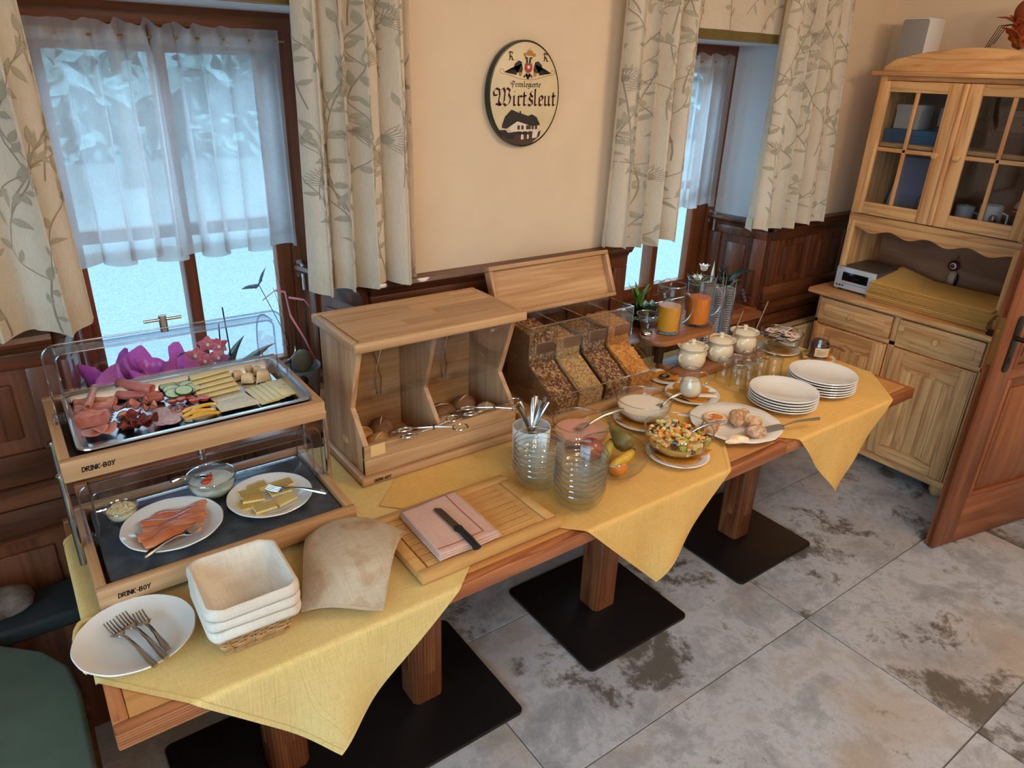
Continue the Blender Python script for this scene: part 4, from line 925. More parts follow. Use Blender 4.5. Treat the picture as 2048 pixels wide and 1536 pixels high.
# top and base boards: a core with rounded edge strips, staves on top
for z0, z1 in ((ZT, ZT+.024), (1.154, 1.182)):
    staves(bb, 'stave', X0+.022, X1-.022, Y0+.022, Y1-.022, z0+.0005, z1-.0005, 5, int(z0*100), M_OAK)
    for a, b in ((Y0, Y0+.022), (Y1-.022, Y1)): W(MB().box(X0, X1, a, b, z0, z1), 'edge_strip', M_OAK, bb, bevel=.007, bseg=3)
    for a, b in ((X0, X0+.022), (X1-.022, X1)): W(MB().box(a, b, Y0+.022, Y1-.022, z0, z1), 'edge_strip', M_OAKY, bb, bevel=.007, bseg=3)
logo(X0+.035, Y0-.0006, ZT+.008, .0088, bb)
yb = Y1-.018; z0, z1 = ZT+.024, 1.154
prof = [(Y0+.022, z0), (yb, z0), (yb, z1), (Y0+.030, z1), (Y0+.098, .958), (Y0+.022, .872)]
yl = [Y0+.022+(yb-Y0-.022)*k/6 for k in range(7)]
def zrange(y):
    lo = z0; hi = z1
    return lo, hi
for x in (X0+.018, X1-.018-.016):
    W(MB().prism(prof, x, x+.016, 'x'), 'side_panel', M_OAKZ, bb, bevel=.0015)
    if x < 1:
        for k in range(2, 6):
            ya = max(yl[k]+.001, Y0+.10); yb2 = yl[k+1]-.0005
            if yb2-ya > .02: W(MB().box(x-.0012, x+.001, ya, yb2, z0+.001, z1-.001), 'side_stave', M_OAKZ, bb)
xm = (X0+X1)/2-.01
W(MB().prism([(Y0+.034, z0), (yb-.012, z0), (yb-.012, z1), (Y0+.050, z1), (Y0+.112, .958), (Y0+.034, .868)], xm-.007, xm+.007, 'x'), 'divider', M_OAKZ, bb, bevel=.001)
W(MB().box(X0+.034, X1-.034, yb-.014, yb, z0, z1), 'back_panel', M_OAK, bb)
for k, (a, b) in enumerate(((z0, .828), (.8285, .872))):
    W(MB().box(X0+.018, X1-.018, Y0+.016, Y0+.034, a, b), 'front_board', M_OAK, bb, bevel=.0015)
W(MB().box(X0+.036, X0+.080, Y0+.0145, Y0+.0175, .838, .873), 'price_tag', plain('pale veneer tag', (226,184,124), .6), bb)
W(MB().prism([(Y0+.033, z1-.003), (Y0+.036, z1-.003), (Y0+.100, .972), (Y0+.097, .972)], X0+.035, X1-.035, 'x'), 'clear_flap', M_ACRYL, bb, flat=True)
# bread rolls and tongs
M_CRUST = plain('crust', (206,154,96), .6, c2=(142,92,50), vscale=22, bmp=.3, bscale=60); M_DARKR = plain('dark crust', (142,100,68), .7, c2=(82,56,40), vscale=24, bmp=.4, bscale=70); M_FLOUR = plain('floured crust', (176,132,92), .75, c2=(214,196,172), vscale=30, bmp=.3)
rolls = [(.765,1.660,.030,.8,M_CRUST,'golden bread roll in the front left of the bread box'), (.835,1.652,.028,-.4,M_CRUST,'golden bread roll beside the box divider'), (.735,1.735,.028,.2,M_CRUST,'golden bread roll at the left end of the bread box'), (.815,1.745,.030,1.1,M_DARKR,'dark bread roll at the back of the left compartment'), (.985,1.655,.030,.5,M_FLOUR,'floured bread roll beside the box divider on its right'), (1.06,1.66,.032,-.3,M_DARKR,'dark seeded roll in the middle of the right compartment'), (1.14,1.665,.030,.9,M_FLOUR,'floured bread roll at the right end of the box'), (1.02,1.74,.030,0,M_DARKR,'dark roll at the back of the right compartment'), (1.11,1.75,.030,.6,M_DARKR,'dark roll in the back right corner of the bread box')]
for (x, y, h, a, mt, lab) in rolls:
    t = thing('bread_roll', lab, 'bread roll', (x, y, z0+.030), a, group='rolls in the bread box')
    MB().ell((0,0,h), (.050,.038,h), 18, 10, lambda p: (p[0], p[1], p[2]*(.9 if p[2] > 0 else .75))).build('loaf', mt, t)
    m = MB(); m.tube([(-.028,.003,h*1.80),(0,.0,h*1.915),(.028,-.003,h*1.80)], [.001,.003,.001], 6); m.build('score', M_FLOUR, t)
def tongs(label, a, b, z, tilt):
    a = Vector(a); b = Vector(b); d = b-a; L = d.length; t = thing('bread_tongs', label, 'tongs', a, group='tongs in the bread box')
    R = Matrix.Rotation(math.atan2(d.y, d.x), 4, 'Z') @ Matrix.Rotation(-math.asin(d.z/L), 4, 'Y')
    for s_ in (-1, 1):
        m = MB(); m.tube([(.0,s_*.020,0),(L*.10,s_*.024,0),(L*.30,s_*.014,0),(L*.5,0,s_*.002),(L*.78,-s_*.020,0)], [.0025,.0032,.003,.003,.0026], 8)
        m.tube([(L*.86+.028*math.cos(q*PI/10)*.8, -s_*.030+.018*math.sin(q*PI/10), 0) for q in range(21)], .0024, 6)
        m.xf(0, R); arm = m.build('arm', M_CHROME, t)
        m = MB(); m.tube([(L*(.02+.12*math.cos(q*PI/8)+.08), s_*.020+.010*math.sin(q*PI/8), 0) for q in range(17)], .002, 6); m.grid(lambda u, v: Vector((L*(.02+.2*u), s_*(.012+.016*v), .001*math.sin(PI*u))), 6, 3); m.xf(0, R); m.build('gripper', M_CHROME, arm)
    m = MB().lathe([(0,-.006),(.005,-.006),(.005,.006),(0,.006)], 10, (L*.5,0,0)); m.xf(0, R); m.build('rivet', M_CHROME, t)
tongs('scissor tongs resting on the rolls of the left compartment', (.810,1.612,.880), (1.005,1.572,.886), 0, 0)
tongs('scissor tongs resting on the rolls of the right compartment', (1.030,1.628,.886), (1.215,1.560,.893), 0, 0)
for k, (x, lab) in enumerate(((.860, 'scissor tongs hanging inside the left compartment behind the flap'), (1.095, 'scissor tongs hanging inside the right compartment behind the flap'))):
    t = thing('bread_tongs', lab, 'tongs', (x, yb-.022, .90), group='tongs in the bread box')
    for s_ in (-1, 1):
        m = MB(); m.tube([(s_*.006,0,.0),(s_*.010,0,.05),(0,0,.10),(-s_*.020,0,.165)], .0022, 6); m.tube([(-s_*.026+.018*math.cos(q*PI/10),0,.185+.018*math.sin(q*PI/10)) for q in range(21)], .002, 6); m.build('arm', M_CHROME, t)
    MB().lathe([(0,0),(.004,0),(.004,.004),(0,.004)], 8).xf(0, Matrix.Translation((0,.003,.10)) @ Matrix.Rotation(PI/2,4,'X')).build('rivet', M_CHROME, t)
# cereal dispenser
cx0, cx1 = 1.366, 1.846; cz = .782; cb = 1.882
cd_ = thing('cereal_dispenser', 'four-bin clear cereal dispenser on an oak base with open lid', 'cereal dispenser', (1.606, 1.745, ZT))
W(MB().box(1.292, 1.888, 1.592, 1.900, ZT, ZT+.024), 'base_board', M_OAK, cd_, bevel=.006)
side = [(1.612, cz), (cb, cz), (cb, 1.055), (1.745, 1.055), (1.745, .925), (1.604, .856)]
for k in range(5):
    x = cx0+(cx1-cx0)*k/4; W(MB().prism(side, x-.0015, x+.0015, 'x'), 'divider', M_ACRYL, cd_, flat=True)
    e = MB(); e.tube([(x,1.604,.856),(x,1.745,.925),(x,1.745,1.055),(x,cb,1.055)], .0022, 6); W(e, 'divider_edge', M_RIM, cd_)
W(MB().box(cx0, cx1, cb-.002, cb+.001, cz, 1.055), 'back_wall', M_ACRYL, cd_, flat=True)
W(MB().prism([(1.602,.858),(1.605,.858),(1.615,cz),(1.612,cz)], cx0, cx1, 'x'), 'front_lip', M_ACRYL, cd_, flat=True)
e = MB(); e.tube([(cx0,1.604,.858),(cx1,1.604,.858)], .003, 6); e.tube([(cx0,1.745,1.055),(cx1,1.745,1.055)], .003, 6); e.tube([(cx0,cb,1.055),(cx1,cb,1.055)], .003, 6); e.tube([(cx0,1.745,.870),(cx1,1.745,.870)], .002, 6); W(e, 'edge_rim', M_RIM, cd_)
M_LABH = plain('frosted label holder', (176,168,160), .4)
for k in range(4):
    a = cx0+(cx1-cx0)*k/4+.003; b = cx0+(cx1-cx0)*(k+1)/4-.003
    fp = W(MB().box(a, b, 1.7435, 1.7465, .872, 1.053), 'front_panel', M_ACRYL, cd_, flat=True)
    m = MB().box(a+.022, b-.012, 1.7395, 1.7425, .958, .996); m.xf(0, Matrix.Translation(-cd_.location)); m.build('label_holder', glass('label film %d' % k, (.93,.88,.86), .8, .2, .06, .5), fp, flat=True)
lidm = Matrix.Translation((1.607, 1.890, 1.052)) @ Matrix.Rotation(math.radians(-24), 4, 'X')
def lidpart(m, nm, mt, **k): m.xf(0, lidm); W(m, nm, mt, cd_, **k)
lidpart(MB().box(-.262, .262, .008, .016, .012, .165), 'lid_panel', M_OAK)
for a, b in ((0, .016), (.162, .178)): lidpart(MB().box(-.276, .276, -.016, .018, a, b), 'lid_rail', M_OAK, bevel=.003)
for a, b in ((-.276, -.260), (.260, .276)): lidpart(MB().box(a, b, -.016, .018, .016, .162), 'lid_side', M_OAKZ, bevel=.003)
def cereal(k, name, label, cat, ctop, mats, shape, size, count, seed):
    a = cx0+(cx1-cx0)*k/4+.005; b = cx0+(cx1-cx0)*(k+1)/4-.005; rnd = random.Random(seed)
    t = thing(name, label, cat, ((a+b)/2, 1.72, cz+.001), kind='stuff')
    prof = [(1.622,cz+.004),(cb-.006,cz+.004),(cb-.006,ctop),(1.756,ctop-.012),(1.752,.918),(1.615,.838)]
    W(MB().prism(prof, a+.002, b-.002, 'x'), 'heap', mats[0], t)
    ms = [MB() for _ in mats]
    def flake(p, n):
        u = n.orthogonal().normalized(); v = n.cross(u); r = rnd.uniform(0, 6.28); u, v = u*math.cos(r)+v*math.sin(r), v*math.cos(r)-u*math.sin(r)
        s_ = size*rnd.uniform(.6,1.25); tilt = rnd.uniform(-.6,.6); n2 = (n+u*tilt).normalized()
        m = ms[rnd.randrange(len(mats))]; c = p+n*size*.25
        if shape == 'flake':
            q = [c+u*s_*math.cos(i*PI/3)*1.1+v*s_*math.sin(i*PI/3)*.8+n2*s_*(.35*((i % 2)-.5)) for i in range(6)]
            m.add(q+[c+n2*s_*.25], [(i, (i+1) % 6, 6) for i in range(6)])
        else:
            q = [c+u*s_*.7, c+v*s_*.7, c-u*s_*.7, c-v*s_*.7, c+n*s_*.7, c-n*s_*.5]
            m.add(q, [(0,1,4),(1,2,4),(2,3,4),(3,0,4),(1,0,5),(2,1,5),(3,2,5),(0,3,5)])
    segs = [((cb-.006,ctop),(1.756,ctop-.012)),((1.756,ctop-.012),(1.752,.918)),((1.752,.918),(1.615,.838)),((1.615,.838),(1.622,cz+.004))]
    lens = [math.hypot(q[0][0]-q[1][0], q[0][1]-q[1][1]) for q in segs]; tot = sum(lens)
    for i in range(count):
        r = rnd.uniform(0, tot); j = 0
        while r > lens[j]: r -= lens[j]; j += 1
        (y0_, z0_), (y1_, z1_) = segs[j]; s_ = r/lens[j]; n = Vector((0, z1_-z0_, -(y1_-y0_))).normalized()
        if n.y > 0.1: n = -n
        flake(Vector((rnd.uniform(a+.006, b-.006), y0_+(y1_-y0_)*s_, z0_+(z1_-z0_)*s_)), n)
    for i in range(count//5):
        x = rnd.choice((a+.003, b-.003)); y = rnd.uniform(1.64, 1.86); zm = ctop if y > 1.755 else .838+(y-1.615)*.58; flake(Vector((x, y, rnd.uniform(cz+.01, zm-.008))), Vector((1 if x > (a+b)/2 else -1, 0, 0))*.3+Vector((0,0,.0)))
    for m_, mt in zip(ms, mats): W(m_, 'pieces', mt, t, flat=True)
def cm(n, c): return plain(n, c, .7, var=.25, vscale=60)
cereal(0, 'fruit_muesli', 'dark fruit and nut muesli in the leftmost bin', 'muesli', 1.035, [cm('muesli a',(150,104,62)), cm('muesli b',(110,66,38)), cm('muesli c',(196,160,112)), cm('muesli d',(92,48,32))], 'flake', .0062, 1500, 1)
cereal(1, 'oat_clusters', 'pale oat cluster cereal in the second bin', 'cereal', .985, [cm('cluster a',(206,164,106)), cm('cluster b',(176,130,78)), cm('cluster c',(222,186,132))], 'lump', .0058, 1500, 2)
cereal(2, 'chocolate_cereal', 'dark chocolate cereal in the third bin', 'cereal', .99, [cm('choco a',(98,60,38)), cm('choco b',(126,82,52)), cm('choco c',(190,150,104))], 'flake', .0058, 1400, 3)
cereal(3, 'cornflakes', 'orange cornflakes in the rightmost bin', 'cereal', 1.00, [cm('corn a',(206,136,58)), cm('corn b',(186,112,44)), cm('corn c',(220,160,84))], 'flake', .0085, 1100, 4)
# ================================================================== COLD CUTS AND CHEESE
ORD = ['first','second','third','fourth','fifth','sixth','seventh','eighth','ninth']
def F(px, py): p = P(px, py, 1.040); return Vector((p.x, p.y, 1.036))
def C4(cx, cy): return (140+cx/3.938, 700+cy/3.938)           # measured on an enlarged view of the tray
M_HAM = plain('ham', (226,164,140), .35, c2=(206,134,116), vscale=18, sss=.2); M_HAM2 = plain('pink ham', (206,126,112), .35, c2=(180,96,88), vscale=22, sss=.2); M_SALD = plain('dark salami', (132,52,44), .35, c2=(92,30,28), vscale=60); M_SALL = plain('salami', (186,124,112), .4, c2=(222,184,172), vscale=120); M_TURK = plain('turkey ham', (222,150,128), .35, c2=(208,128,110), vscale=12)
def single(name, label, cat, m, mt, loc, rz=0, group=None, **k):
    o = m.build(name, mt, loc=loc, rot=(0,0,rz), **k); return tag(o, label, cat, group)
def hamroll(a, b, r, mt, label, lift=.0):
    a = F(*C4(*a)); b = F(*C4(*b)); d = b-a; L = d.length; m = MB(); sp_ = []
    n = 40
    def fn(u, v):
        a_ = u*4.2*PI; rr = r*(1-.45*u); return Vector((L*v, rr*math.cos(a_), r+rr*math.sin(a_)))
    m.grid(fn, n, 6); single('rolled_ham_slice', label, 'ham', m, mt, (a.x, a.y, a.z+lift), math.atan2(d.y, d.x), 'rolled slices on the steel tray', thick=.0012)
hamroll((205,345),(150,505), .0095, M_HAM, 'rolled pale ham slice lying across the others at the left of the tray', .012)
hamroll((55,420),(200,395), .0095, M_HAM, 'rolled pale ham slice at the far left of the tray')
hamroll((205,415),(365,415), .0095, M_HAM, 'rolled pale ham slice pointing right beside the crossed one')
hamroll((395,330),(660,380), .0130, M_HAM2, 'thick rolled pink ham slice on top of the pink pile', .016)
hamroll((520,340),(690,290), .0110, M_HAM2, 'rolled pink ham slice behind the thick one')
hamroll((380,380),(700,380), .0120, M_HAM2, 'rolled pink ham slice under the thick one')
hamroll((600,420),(735,385), .0110, M_HAM2, 'short rolled pink ham slice at the right of the pink pile')
for k in range(9):
    a = F(*C4(28+2*k, 445+21*k)); b = F(*C4(375-9*k, 395+20*k)); d = b-a; L = d.length
    m = MB().grid(lambda u, v: Vector((L*u, -.010+.034*v, .0015+.017*v**1.3*(.8+.2*math.sin(5*u+k))+.0015*math.sin(17*u+2*k)*v)), 16, 8)
    lab = 'pale ham slice, %s from the back of the shingled row at the left' % ORD[k]
    single('ham_slice', lab, 'ham', m, (M_HAM, M_TURK, M_HAM2)[k % 3], (a.x, a.y, 1.0365), math.atan2(d.y, d.x), 'pale ham slices in a row', thick=.0016)
def ruffle(c, rx, ry, amp, fr, mt, name, label, cat, z, rz=0, ph=0, group=None, rim=None):
    c = F(*C4(*c)); n = 28
    def fn(u, v):
        a = 2*PI*u; return Vector((rx*v*math.cos(a), ry*v*math.sin(a), amp*v*v*(1+math.sin(fr*a+ph))+.0005))
    o = single(name, label, cat, MB().grid(fn, n, 6, True), mt, (c.x, c.y, z), rz, group, thick=.0012)
    if rim:
        MB().tube([fn(k/n, 1) for k in range(n+1)], .0011, 5).build('rind', rim, o)
    return o
M_RIND = plain('herb rind', (86,56,42), .7)
ruffle((430,480), .024, .016, .006, 3, M_HAM2, 'ham_slice', 'ruffled ham slice with dark rind, leftmost of the rinded ones', 'ham', 1.048, .2, 0, None, M_RIND)
ruffle((545,470), .028, .018, .010, 4, M_HAM2, 'ham_slice', 'tall ruffled ham slice with dark rind in the centre of the meat', 'ham', 1.050, .5, 1, None, M_RIND)
ruffle((470,530), .028, .014, .005, 3, M_HAM, 'ham_slice', 'ruffled ham slice with dark rind in front of the tall one', 'ham', 1.044, .1, 2, None, M_RIND)
ruffle((640,480), .018, .014, .008, 3, M_HAM, 'ham_slice', 'small ruffled ham slice with dark rind beside the pale salami', 'ham', 1.046, .9, 2, None, M_RIND)
ruffle((180,655), .034, .024, .005, 2, M_TURK, 'turkey_slice', 'broad turkey slice in the front left corner of the tray', 'turkey', 1.042, .1, 1.5)
ruffle((280,640), .026, .022, .007, 2, M_TURK, 'turkey_slice', 'folded turkey slice right of the broad one', 'turkey', 1.042, -.3, .5)
for k, (c, rz) in enumerate((((430,590),.4),((490,620),0),((550,590),.9),((600,620),.2),((640,595),1.2),((500,580),.6))):
    ruffle(c, .021, .018, .008, 3, M_SALD, 'salami_slice', 'dark red ruffled salami slice, %s counting up the heap' % ORD[k], 'salami', 1.040+.003*k, rz, k, 'dark salami slices')
for k, c in enumerate(((720,470),(765,480),(700,520),(755,530),(810,520),(730,570),(800,565))):
    p = F(*C4(*c)); single('salami_slice', 'pale flat salami slice, %s in the overlapping patch by the pepper' % ORD[k], 'salami', MB().lathe([(0,.0),(.022,0),(.022,.0012),(0,.0012)], 24), M_SALL, (p.x, p.y, 1.0355+.0013*k), 0, 'pale salami slices')
M_CUCR = plain('cucumber skin', (34,70,32), .35); M_CUC = plain('cucumber flesh', (206,218,164), .3, c2=(184,204,140), vscale=60)
for k, c in enumerate(((745,275),(775,305),(805,340),(825,378),(850,245),(885,275),(930,305),(965,338),(905,365))):
    p = F(*C4(*c)); row = k if k < 4 else k-4
    o = single('cucumber_slice', 'cucumber slice, %s from the back of the %s row' % (ORD[row], 'left' if k < 4 else 'right'), 'cucumber', MB().lathe([(0,.0),(.0200,0),(.0200,.003),(0,.0032)], 26), M_CUC, (p.x, p.y, 1.0415+.0035*row), 0, 'cucumber slices'); o.rotation_euler = (.20, 0, 0)
    MB().lathe([(.0195,-.0003),(.0218,.0003),(.0218,.0030),(.0195,.0036)], 26).build('peel', M_CUCR, o)
M_TOM = plain('tomato', (190,62,34), .2, coat=.3); M_TOMI = plain('tomato cut', (206,92,52), .25, c2=(180,60,34), vscale=90)
for k, c in enumerate(((812,412),(878,408),(935,385),(985,418),(1012,360),(1058,402))):
    p = F(*C4(*c)); t = thing('tomato_half', 'halved cherry tomato, %s from the left between cucumber and pepper' % ORD[k], 'tomato', (p.x, p.y, 1.036+.004*(k % 2)), k*1.1, 'tomato halves')
    MB().lathe([(0,0),(.006,.001),(.0095,.005),(.0108,.009),(.0108,.011)], 18, sx=1.25).build('skin', M_TOM, t); MB().lathe([(.0108,.011),(.0085,.0118),(0,.0115)], 18, sx=1.25).build('cut_face', M_TOMI, t)
M_ONI = plain('red onion', (138,60,74), .35, c2=(206,170,174), vscale=70)
for k, c in enumerate(((825,450),(860,468),(895,460),(840,485))):
    p = F(*C4(*c)); single('onion_ring', 'thin red onion ring, %s from the left before the tomatoes' % ORD[k], 'onion', MB().tube([(.011*math.cos(q*PI/9), .008*math.sin(q*PI/9), .003+.002*math.sin(q)) for q in range(19)], .0018, 6), M_ONI, (p.x, p.y, 1.036+.002*k), k, 'onion rings')
M_PEP = plain('yellow pepper', (228,170,34), .25, coat=.3)
for k, (a, b) in enumerate((((870,490),(1090,430)),((950,480),(1165,425)),((880,540),(1100,480)),((900,550),(1185,485)),((960,520),(1150,470)))):
    a = F(*C4(*a)); b = F(*C4(*b)); d = b-a; L = d.length
    m = MB().grid(lambda u, v: Vector((L*u, (v-.5)*.010*(1-.5*abs(2*u-1)**3), .004+.006*math.sin(PI*u)+.003*math.cos(PI*(v-.5)*2))), 10, 5)
    single('pepper_strip', 'yellow pepper strip, %s from the back in the front middle' % ORD[k], 'pepper', m, M_PEP, (a.x, a.y, 1.034+.003*(k % 3)), math.atan2(d.y, d.x), 'pepper strips', thick=.002)
M_CHY = plain('yellow cheese', (230,204,132), .4, var=.06); M_CHW = plain('herb cheese', (232,226,206), .5, c2=(214,196,160), vscale=150); M_CHS = plain('swiss cheese', (232,216,158), .4, var=.05); M_CAM = plain('soft cheese', (222,178,124), .5, c2=(236,206,160), vscale=30); M_HOLE = plain('cheese hole', (188,160,96), .5)
def slabpx(name, label, cat, pts, z, th, mt, group, bev=.0006):
    q = [F(*C4(*p)) for p in pts]; c = sum(q, Vector())/len(q)
    o = MB().prism([(p.x-c.x, p.y-c.y) for p in q], 0, th).build(name, mt, loc=(c.x, c.y, z), bevel=bev); return tag(o, label, cat, group)
for k in range(5):
    dx, dy = 14*k, 27*k; o = slabpx('cheese_slice', 'stepped yellow cheese slice, %s from the back rim' % ORD[k], 'cheese', [(925+dx,222+dy),(1215+dx*1.6,148+dy),(1255+dx*1.6,215+dy),(965+dx,300+dy)], 1.057-.0038*k, .003, M_CHY, 'stepped yellow cheese slices'); o.rotation_euler = (math.radians(-5), 0, 0)
for k, pts in enumerate(([(1085,365),(1330,305),(1430,365),(1160,420)], [(1130,420),(1400,355),(1505,420),(1190,490)])):
    slabpx('cheese_slice', ('white speckled cheese slice nearer the yellow slices', 'white speckled cheese slice at the front rim of the tray')[k], 'cheese', pts, 1.036+.003*k, .0028, M_CHW, None)
for k in range(5):
    dx = 42*k; o = slabpx('cheese_slice', 'fanned thin holed cheese slice, %s from the left' % ORD[k], 'cheese', [(1370+dx,305-9*k),(1520+dx,268-7*k),(1655+dx,385-10*k),(1510+dx,425-11*k)], 1.0365+.0022*k, .002, M_CHS, 'holed cheese slices')
    rnd = random.Random(k); m = MB()
    for i in range(4): m.lathe([(0,.0024),(rnd.uniform(.0015,.003),.0024)], 10, (rnd.uniform(-.012,.012), rnd.uniform(-.02,.02), 0), 1.6, 1)
    m.build('hole', M_HOLE, o, flat=True)
for k, (c, rz, s_) in enumerate((((1320,215),.3,1),((1405,165),.9,.95),((1400,240),-.4,1.05),((1480,180),1.4,1.0),((1515,225),.1,1.3))):
    p = F(*C4(*c)); lab = ('soft cheese chunk at the left of the heap in the back right corner','soft cheese chunk at the very back of the tray','soft cheese chunk at the front of the heap','soft cheese chunk in the middle of the heap','largest soft cheese chunk at the right of the heap')[k]
    m = MB().prism([(-.018*s_,-.010*s_),(.016*s_,-.013*s_),(.020*s_,.010*s_),(-.004*s_,.015*s_)], 0, .022*s_); 
    for i in range(4, 8): m.v[i] = m.v[i]*1.0; m.v[i].x *= .75; m.v[i].y *= .7; m.v[i].z += .004*math.sin(i*2.1)
    single('cheese_chunk', lab, 'cheese', m, M_CAM, (p.x, p.y, 1.035), rz, None, bevel=.003)
# ================================================================== TABLEWARE
ORD = ['first','second','third','fourth','fifth','sixth','seventh','eighth','ninth']
def orient(a, b, roll=0):
    a = Vector(a); d = Vector(b)-a
    return Matrix.Rotation(math.atan2(d.y, d.x), 4, 'Z') @ Matrix.Rotation(-math.atan2(d.z, math.hypot(d.x, d.y)), 4, 'Y') @ Matrix.Rotation(roll, 4, 'X')
def bowl_curve(r, h, rb, n=10):
    return [(rb+(r-rb)*math.sin(PI/2*k/n)**.9, h*(1-math.cos(PI/2*k/n))**.95) for k in range(n+1)]
def bowl_prof(r, h, rb, th=.003):
    o = bowl_curve(r, h-.001, rb); i = bowl_curve(r-th, h-.001-th*.3, rb-th*.5)
    return [(0,.0015),(rb*.7,.0015),(rb*.8,0),(rb,0)] + [(a, b+.001) for a, b in o[1:]] + [(r-th*.5,h+.001)] + [(a, max(b, th)+.001) for a, b in i[::-1]] + [(0, th+.001)]
def fill_prof(r, h, rb, level, th=.003):
    q = [(a-.0006, max(b, th)+.0015) for a, b in bowl_curve(r-th, h-.001, rb-th*.5, 24)]; o = [(0, th+.0016)]; 
    for a, b in q:
        if b < level: o.append((a, b)); last = a
    return o+[(last, level), (last*.6, level+.001), (0, level+.0015)]
def gbowl(name, label, x, y, z, r, h, rb, cat='bowl', mt=None, group=None, seg=40):
    t = thing(name, label, cat, (x, y, z), group=group); MB().lathe(bowl_prof(r, h, rb), seg).build('bowl_wall', mt or M_BOWLG, t, sharp=60)
    MB().tube([(r*math.cos(2*PI*k/40)*.992, r*math.sin(2*PI*k/40)*.992, h+.0005) for k in range(41)], .0019, 6, False).build('rim', M_RIM, t); return t
def plate(name, label, x, y, z, r, group=None, mt=None, wavy=0, sx=1, sy=1, rz=0, deep=.022):
    t = thing(name, label, 'plate', (x, y, z), rz, group)
    prof = [(0,.002),(r*.55,.002),(r*.57,0),(r*.61,0),(r*.63,.003),(r*.72,.007),(r*.98,deep-.003),(r,deep),(r*.985,deep+.0020),(r*.74,.0115),(r*.66,.0065),(0,.0055)]
    m = MB().lathe(prof, 96 if wavy else 64, sx=sx, sy=sy)
    if wavy:
        for i, p in enumerate(m.v):
            q = math.hypot(p.x, p.y); 
            if q > r*.8*min(sx, sy): a = math.atan2(p.y, p.x); k = 1+wavy*math.cos(12*a)*(q-r*.8)/(r*.2); p.x *= k; p.y *= k
    m.build('dish', mt or M_PORC, t, sharp=60)
    return t
def spoon_m(L, bw, bl=.3):
    m = MB(); n = 10
    m.grid(lambda u, v: Vector((L*bl*u, bw*(v-.5)*2*math.sin(PI*max(.02,min(u*.95+.03,1)))**.6, -bw*.35*(1-((v-.5)*2)**2)*math.sin(PI*u)+.001)), 10, 6)
    pts = [(L*(bl-.02),0,.0),(L*.42,0,.006),(L*.6,0,.010),(L*.85,0,.008),(L,0,.004)]; st_ = m.mark(); m.tube(pts, [.0024,.0020,.0024,.0042,.0036], 8)
    for i in range(st_, len(m.v)): m.v[i].y *= 1.5
    return m
def fork_m(L):
    m = MB()
    for k in range(4):
        y = (k-1.5)*.0062; m.tube([(0,y*1.0,.006),(L*.10,y,.001),(L*.22,y,0)], [.0009,.0014,.0016], 6)
    m.grid(lambda u, v: Vector((L*(.20+.11*u), (v-.5)*2*(.0115*(1-u)**.7+.003), .004*u)), 6, 4)
    m.grid(lambda u, v: Vector((L*(.20+.11*u), (v-.5)*2*(.0115*(1-u)**.7+.003), .004*u-.0016)), 6, 4)
    st_ = m.mark(); m.tube([(L*.29,0,.003),(L*.42,0,.009),(L*.62,0,.010),(L*.88,0,.006),(L,0,.003)], [.0024,.0020,.0022,.0046,.0038], 8)
    for i in range(st_, len(m.v)): m.v[i].y *= 1.5
    return m
def utensil(name, label, cat, mesh, a, b, mt=None, group=None, roll=0):
    m = mesh; m.xf(0, orient(a, b, roll)); o = m.build(name, mt or M_CUT, loc=a, thick=.0012); return tag(o, label, cat, group)

# ---- plate of forks, left foreground
plate('plate', 'white plate with three forks at the left end of the table', .055, 1.312, ZT, .113, wavy=.004)
for k, (a, b) in enumerate((((218,1248),(312,1334)), ((243,1232),(333,1318)), ((276,1228),(338,1305)))):
    a = P(*a, ZT+.022+.004*k); b = P(*b, ZT+.024+.002*k); utensil('fork', ('leftmost fork on the plate in the left foreground', 'middle fork on the plate in the left foreground', 'rightmost fork on the plate in the left foreground')[k], 'fork', fork_m((b-a).length), a, b, group='forks on the plate')
# ---- slate tray
sz = .8155
def SP(px, py, z=sz+.006): p = P(px, py, z); return p
p = SP(347,1054); plate('plate', 'white plate of smoked salmon on the slate', p.x, p.y, sz, .112, wavy=.004, deep=.018); sal = p
p = SP(541,996); plate('plate', 'white plate of ridged butter slices on the slate', p.x, p.y, sz, .104, wavy=.004, deep=.018)
M_SALM = plain('smoked salmon', (204,108,66), .25, c2=(222,150,106), vscale=26, coat=.4)
for k, (c, L, w_, a) in enumerate((((360,1028),.130,.046,.06),((348,1042),.140,.052,.0),((352,1054),.140,.054,.05),((342,1066),.140,.060,-.02),((345,1078),.125,.056,.05))):
    p = SP(*c); m = MB().grid(lambda u, v: Vector((L*(u-.5), w_*(v-.5)*(1-.35*abs(2*u-1)**2.5)+.006*math.sin(7*u+k), .006*math.sin(PI*v)+.003*math.sin(9*u+k)*v+.003)), 20, 8)
    single('salmon_slice', '%s slice of smoked salmon from the back of the plate' % ORD[k], 'salmon', m, M_SALM, (p.x, p.y, sz+.009+.0022*k), a, 'salmon slices', thick=.0022)
a = P(400,1052,sz+.036); b = P(290,1116,sz+.020); utensil('fork', 'fork lying across the smoked salmon', 'fork', fork_m((b-a).length), a, b)
M_BUT = plain('butter', (238,212,140), .4, var=.05)
def butter(px, py, rz, z, lab):
    p = SP(px, py); m = MB(); n = 17; L, w_ = .052, .034; prof = []
    top = [( -L/2+L*k/(2*n), .0045+(.0034 if k % 2 else 0)) for k in range(2*n+1)]
    m.prism([(-L/2,0)]+top+[(L/2,0)], -w_/2, w_/2, 'y'); single('butter_slice', lab, 'butter', m, M_BUT, (p.x, p.y, z), rz, 'ridged butter slices', flat=True)
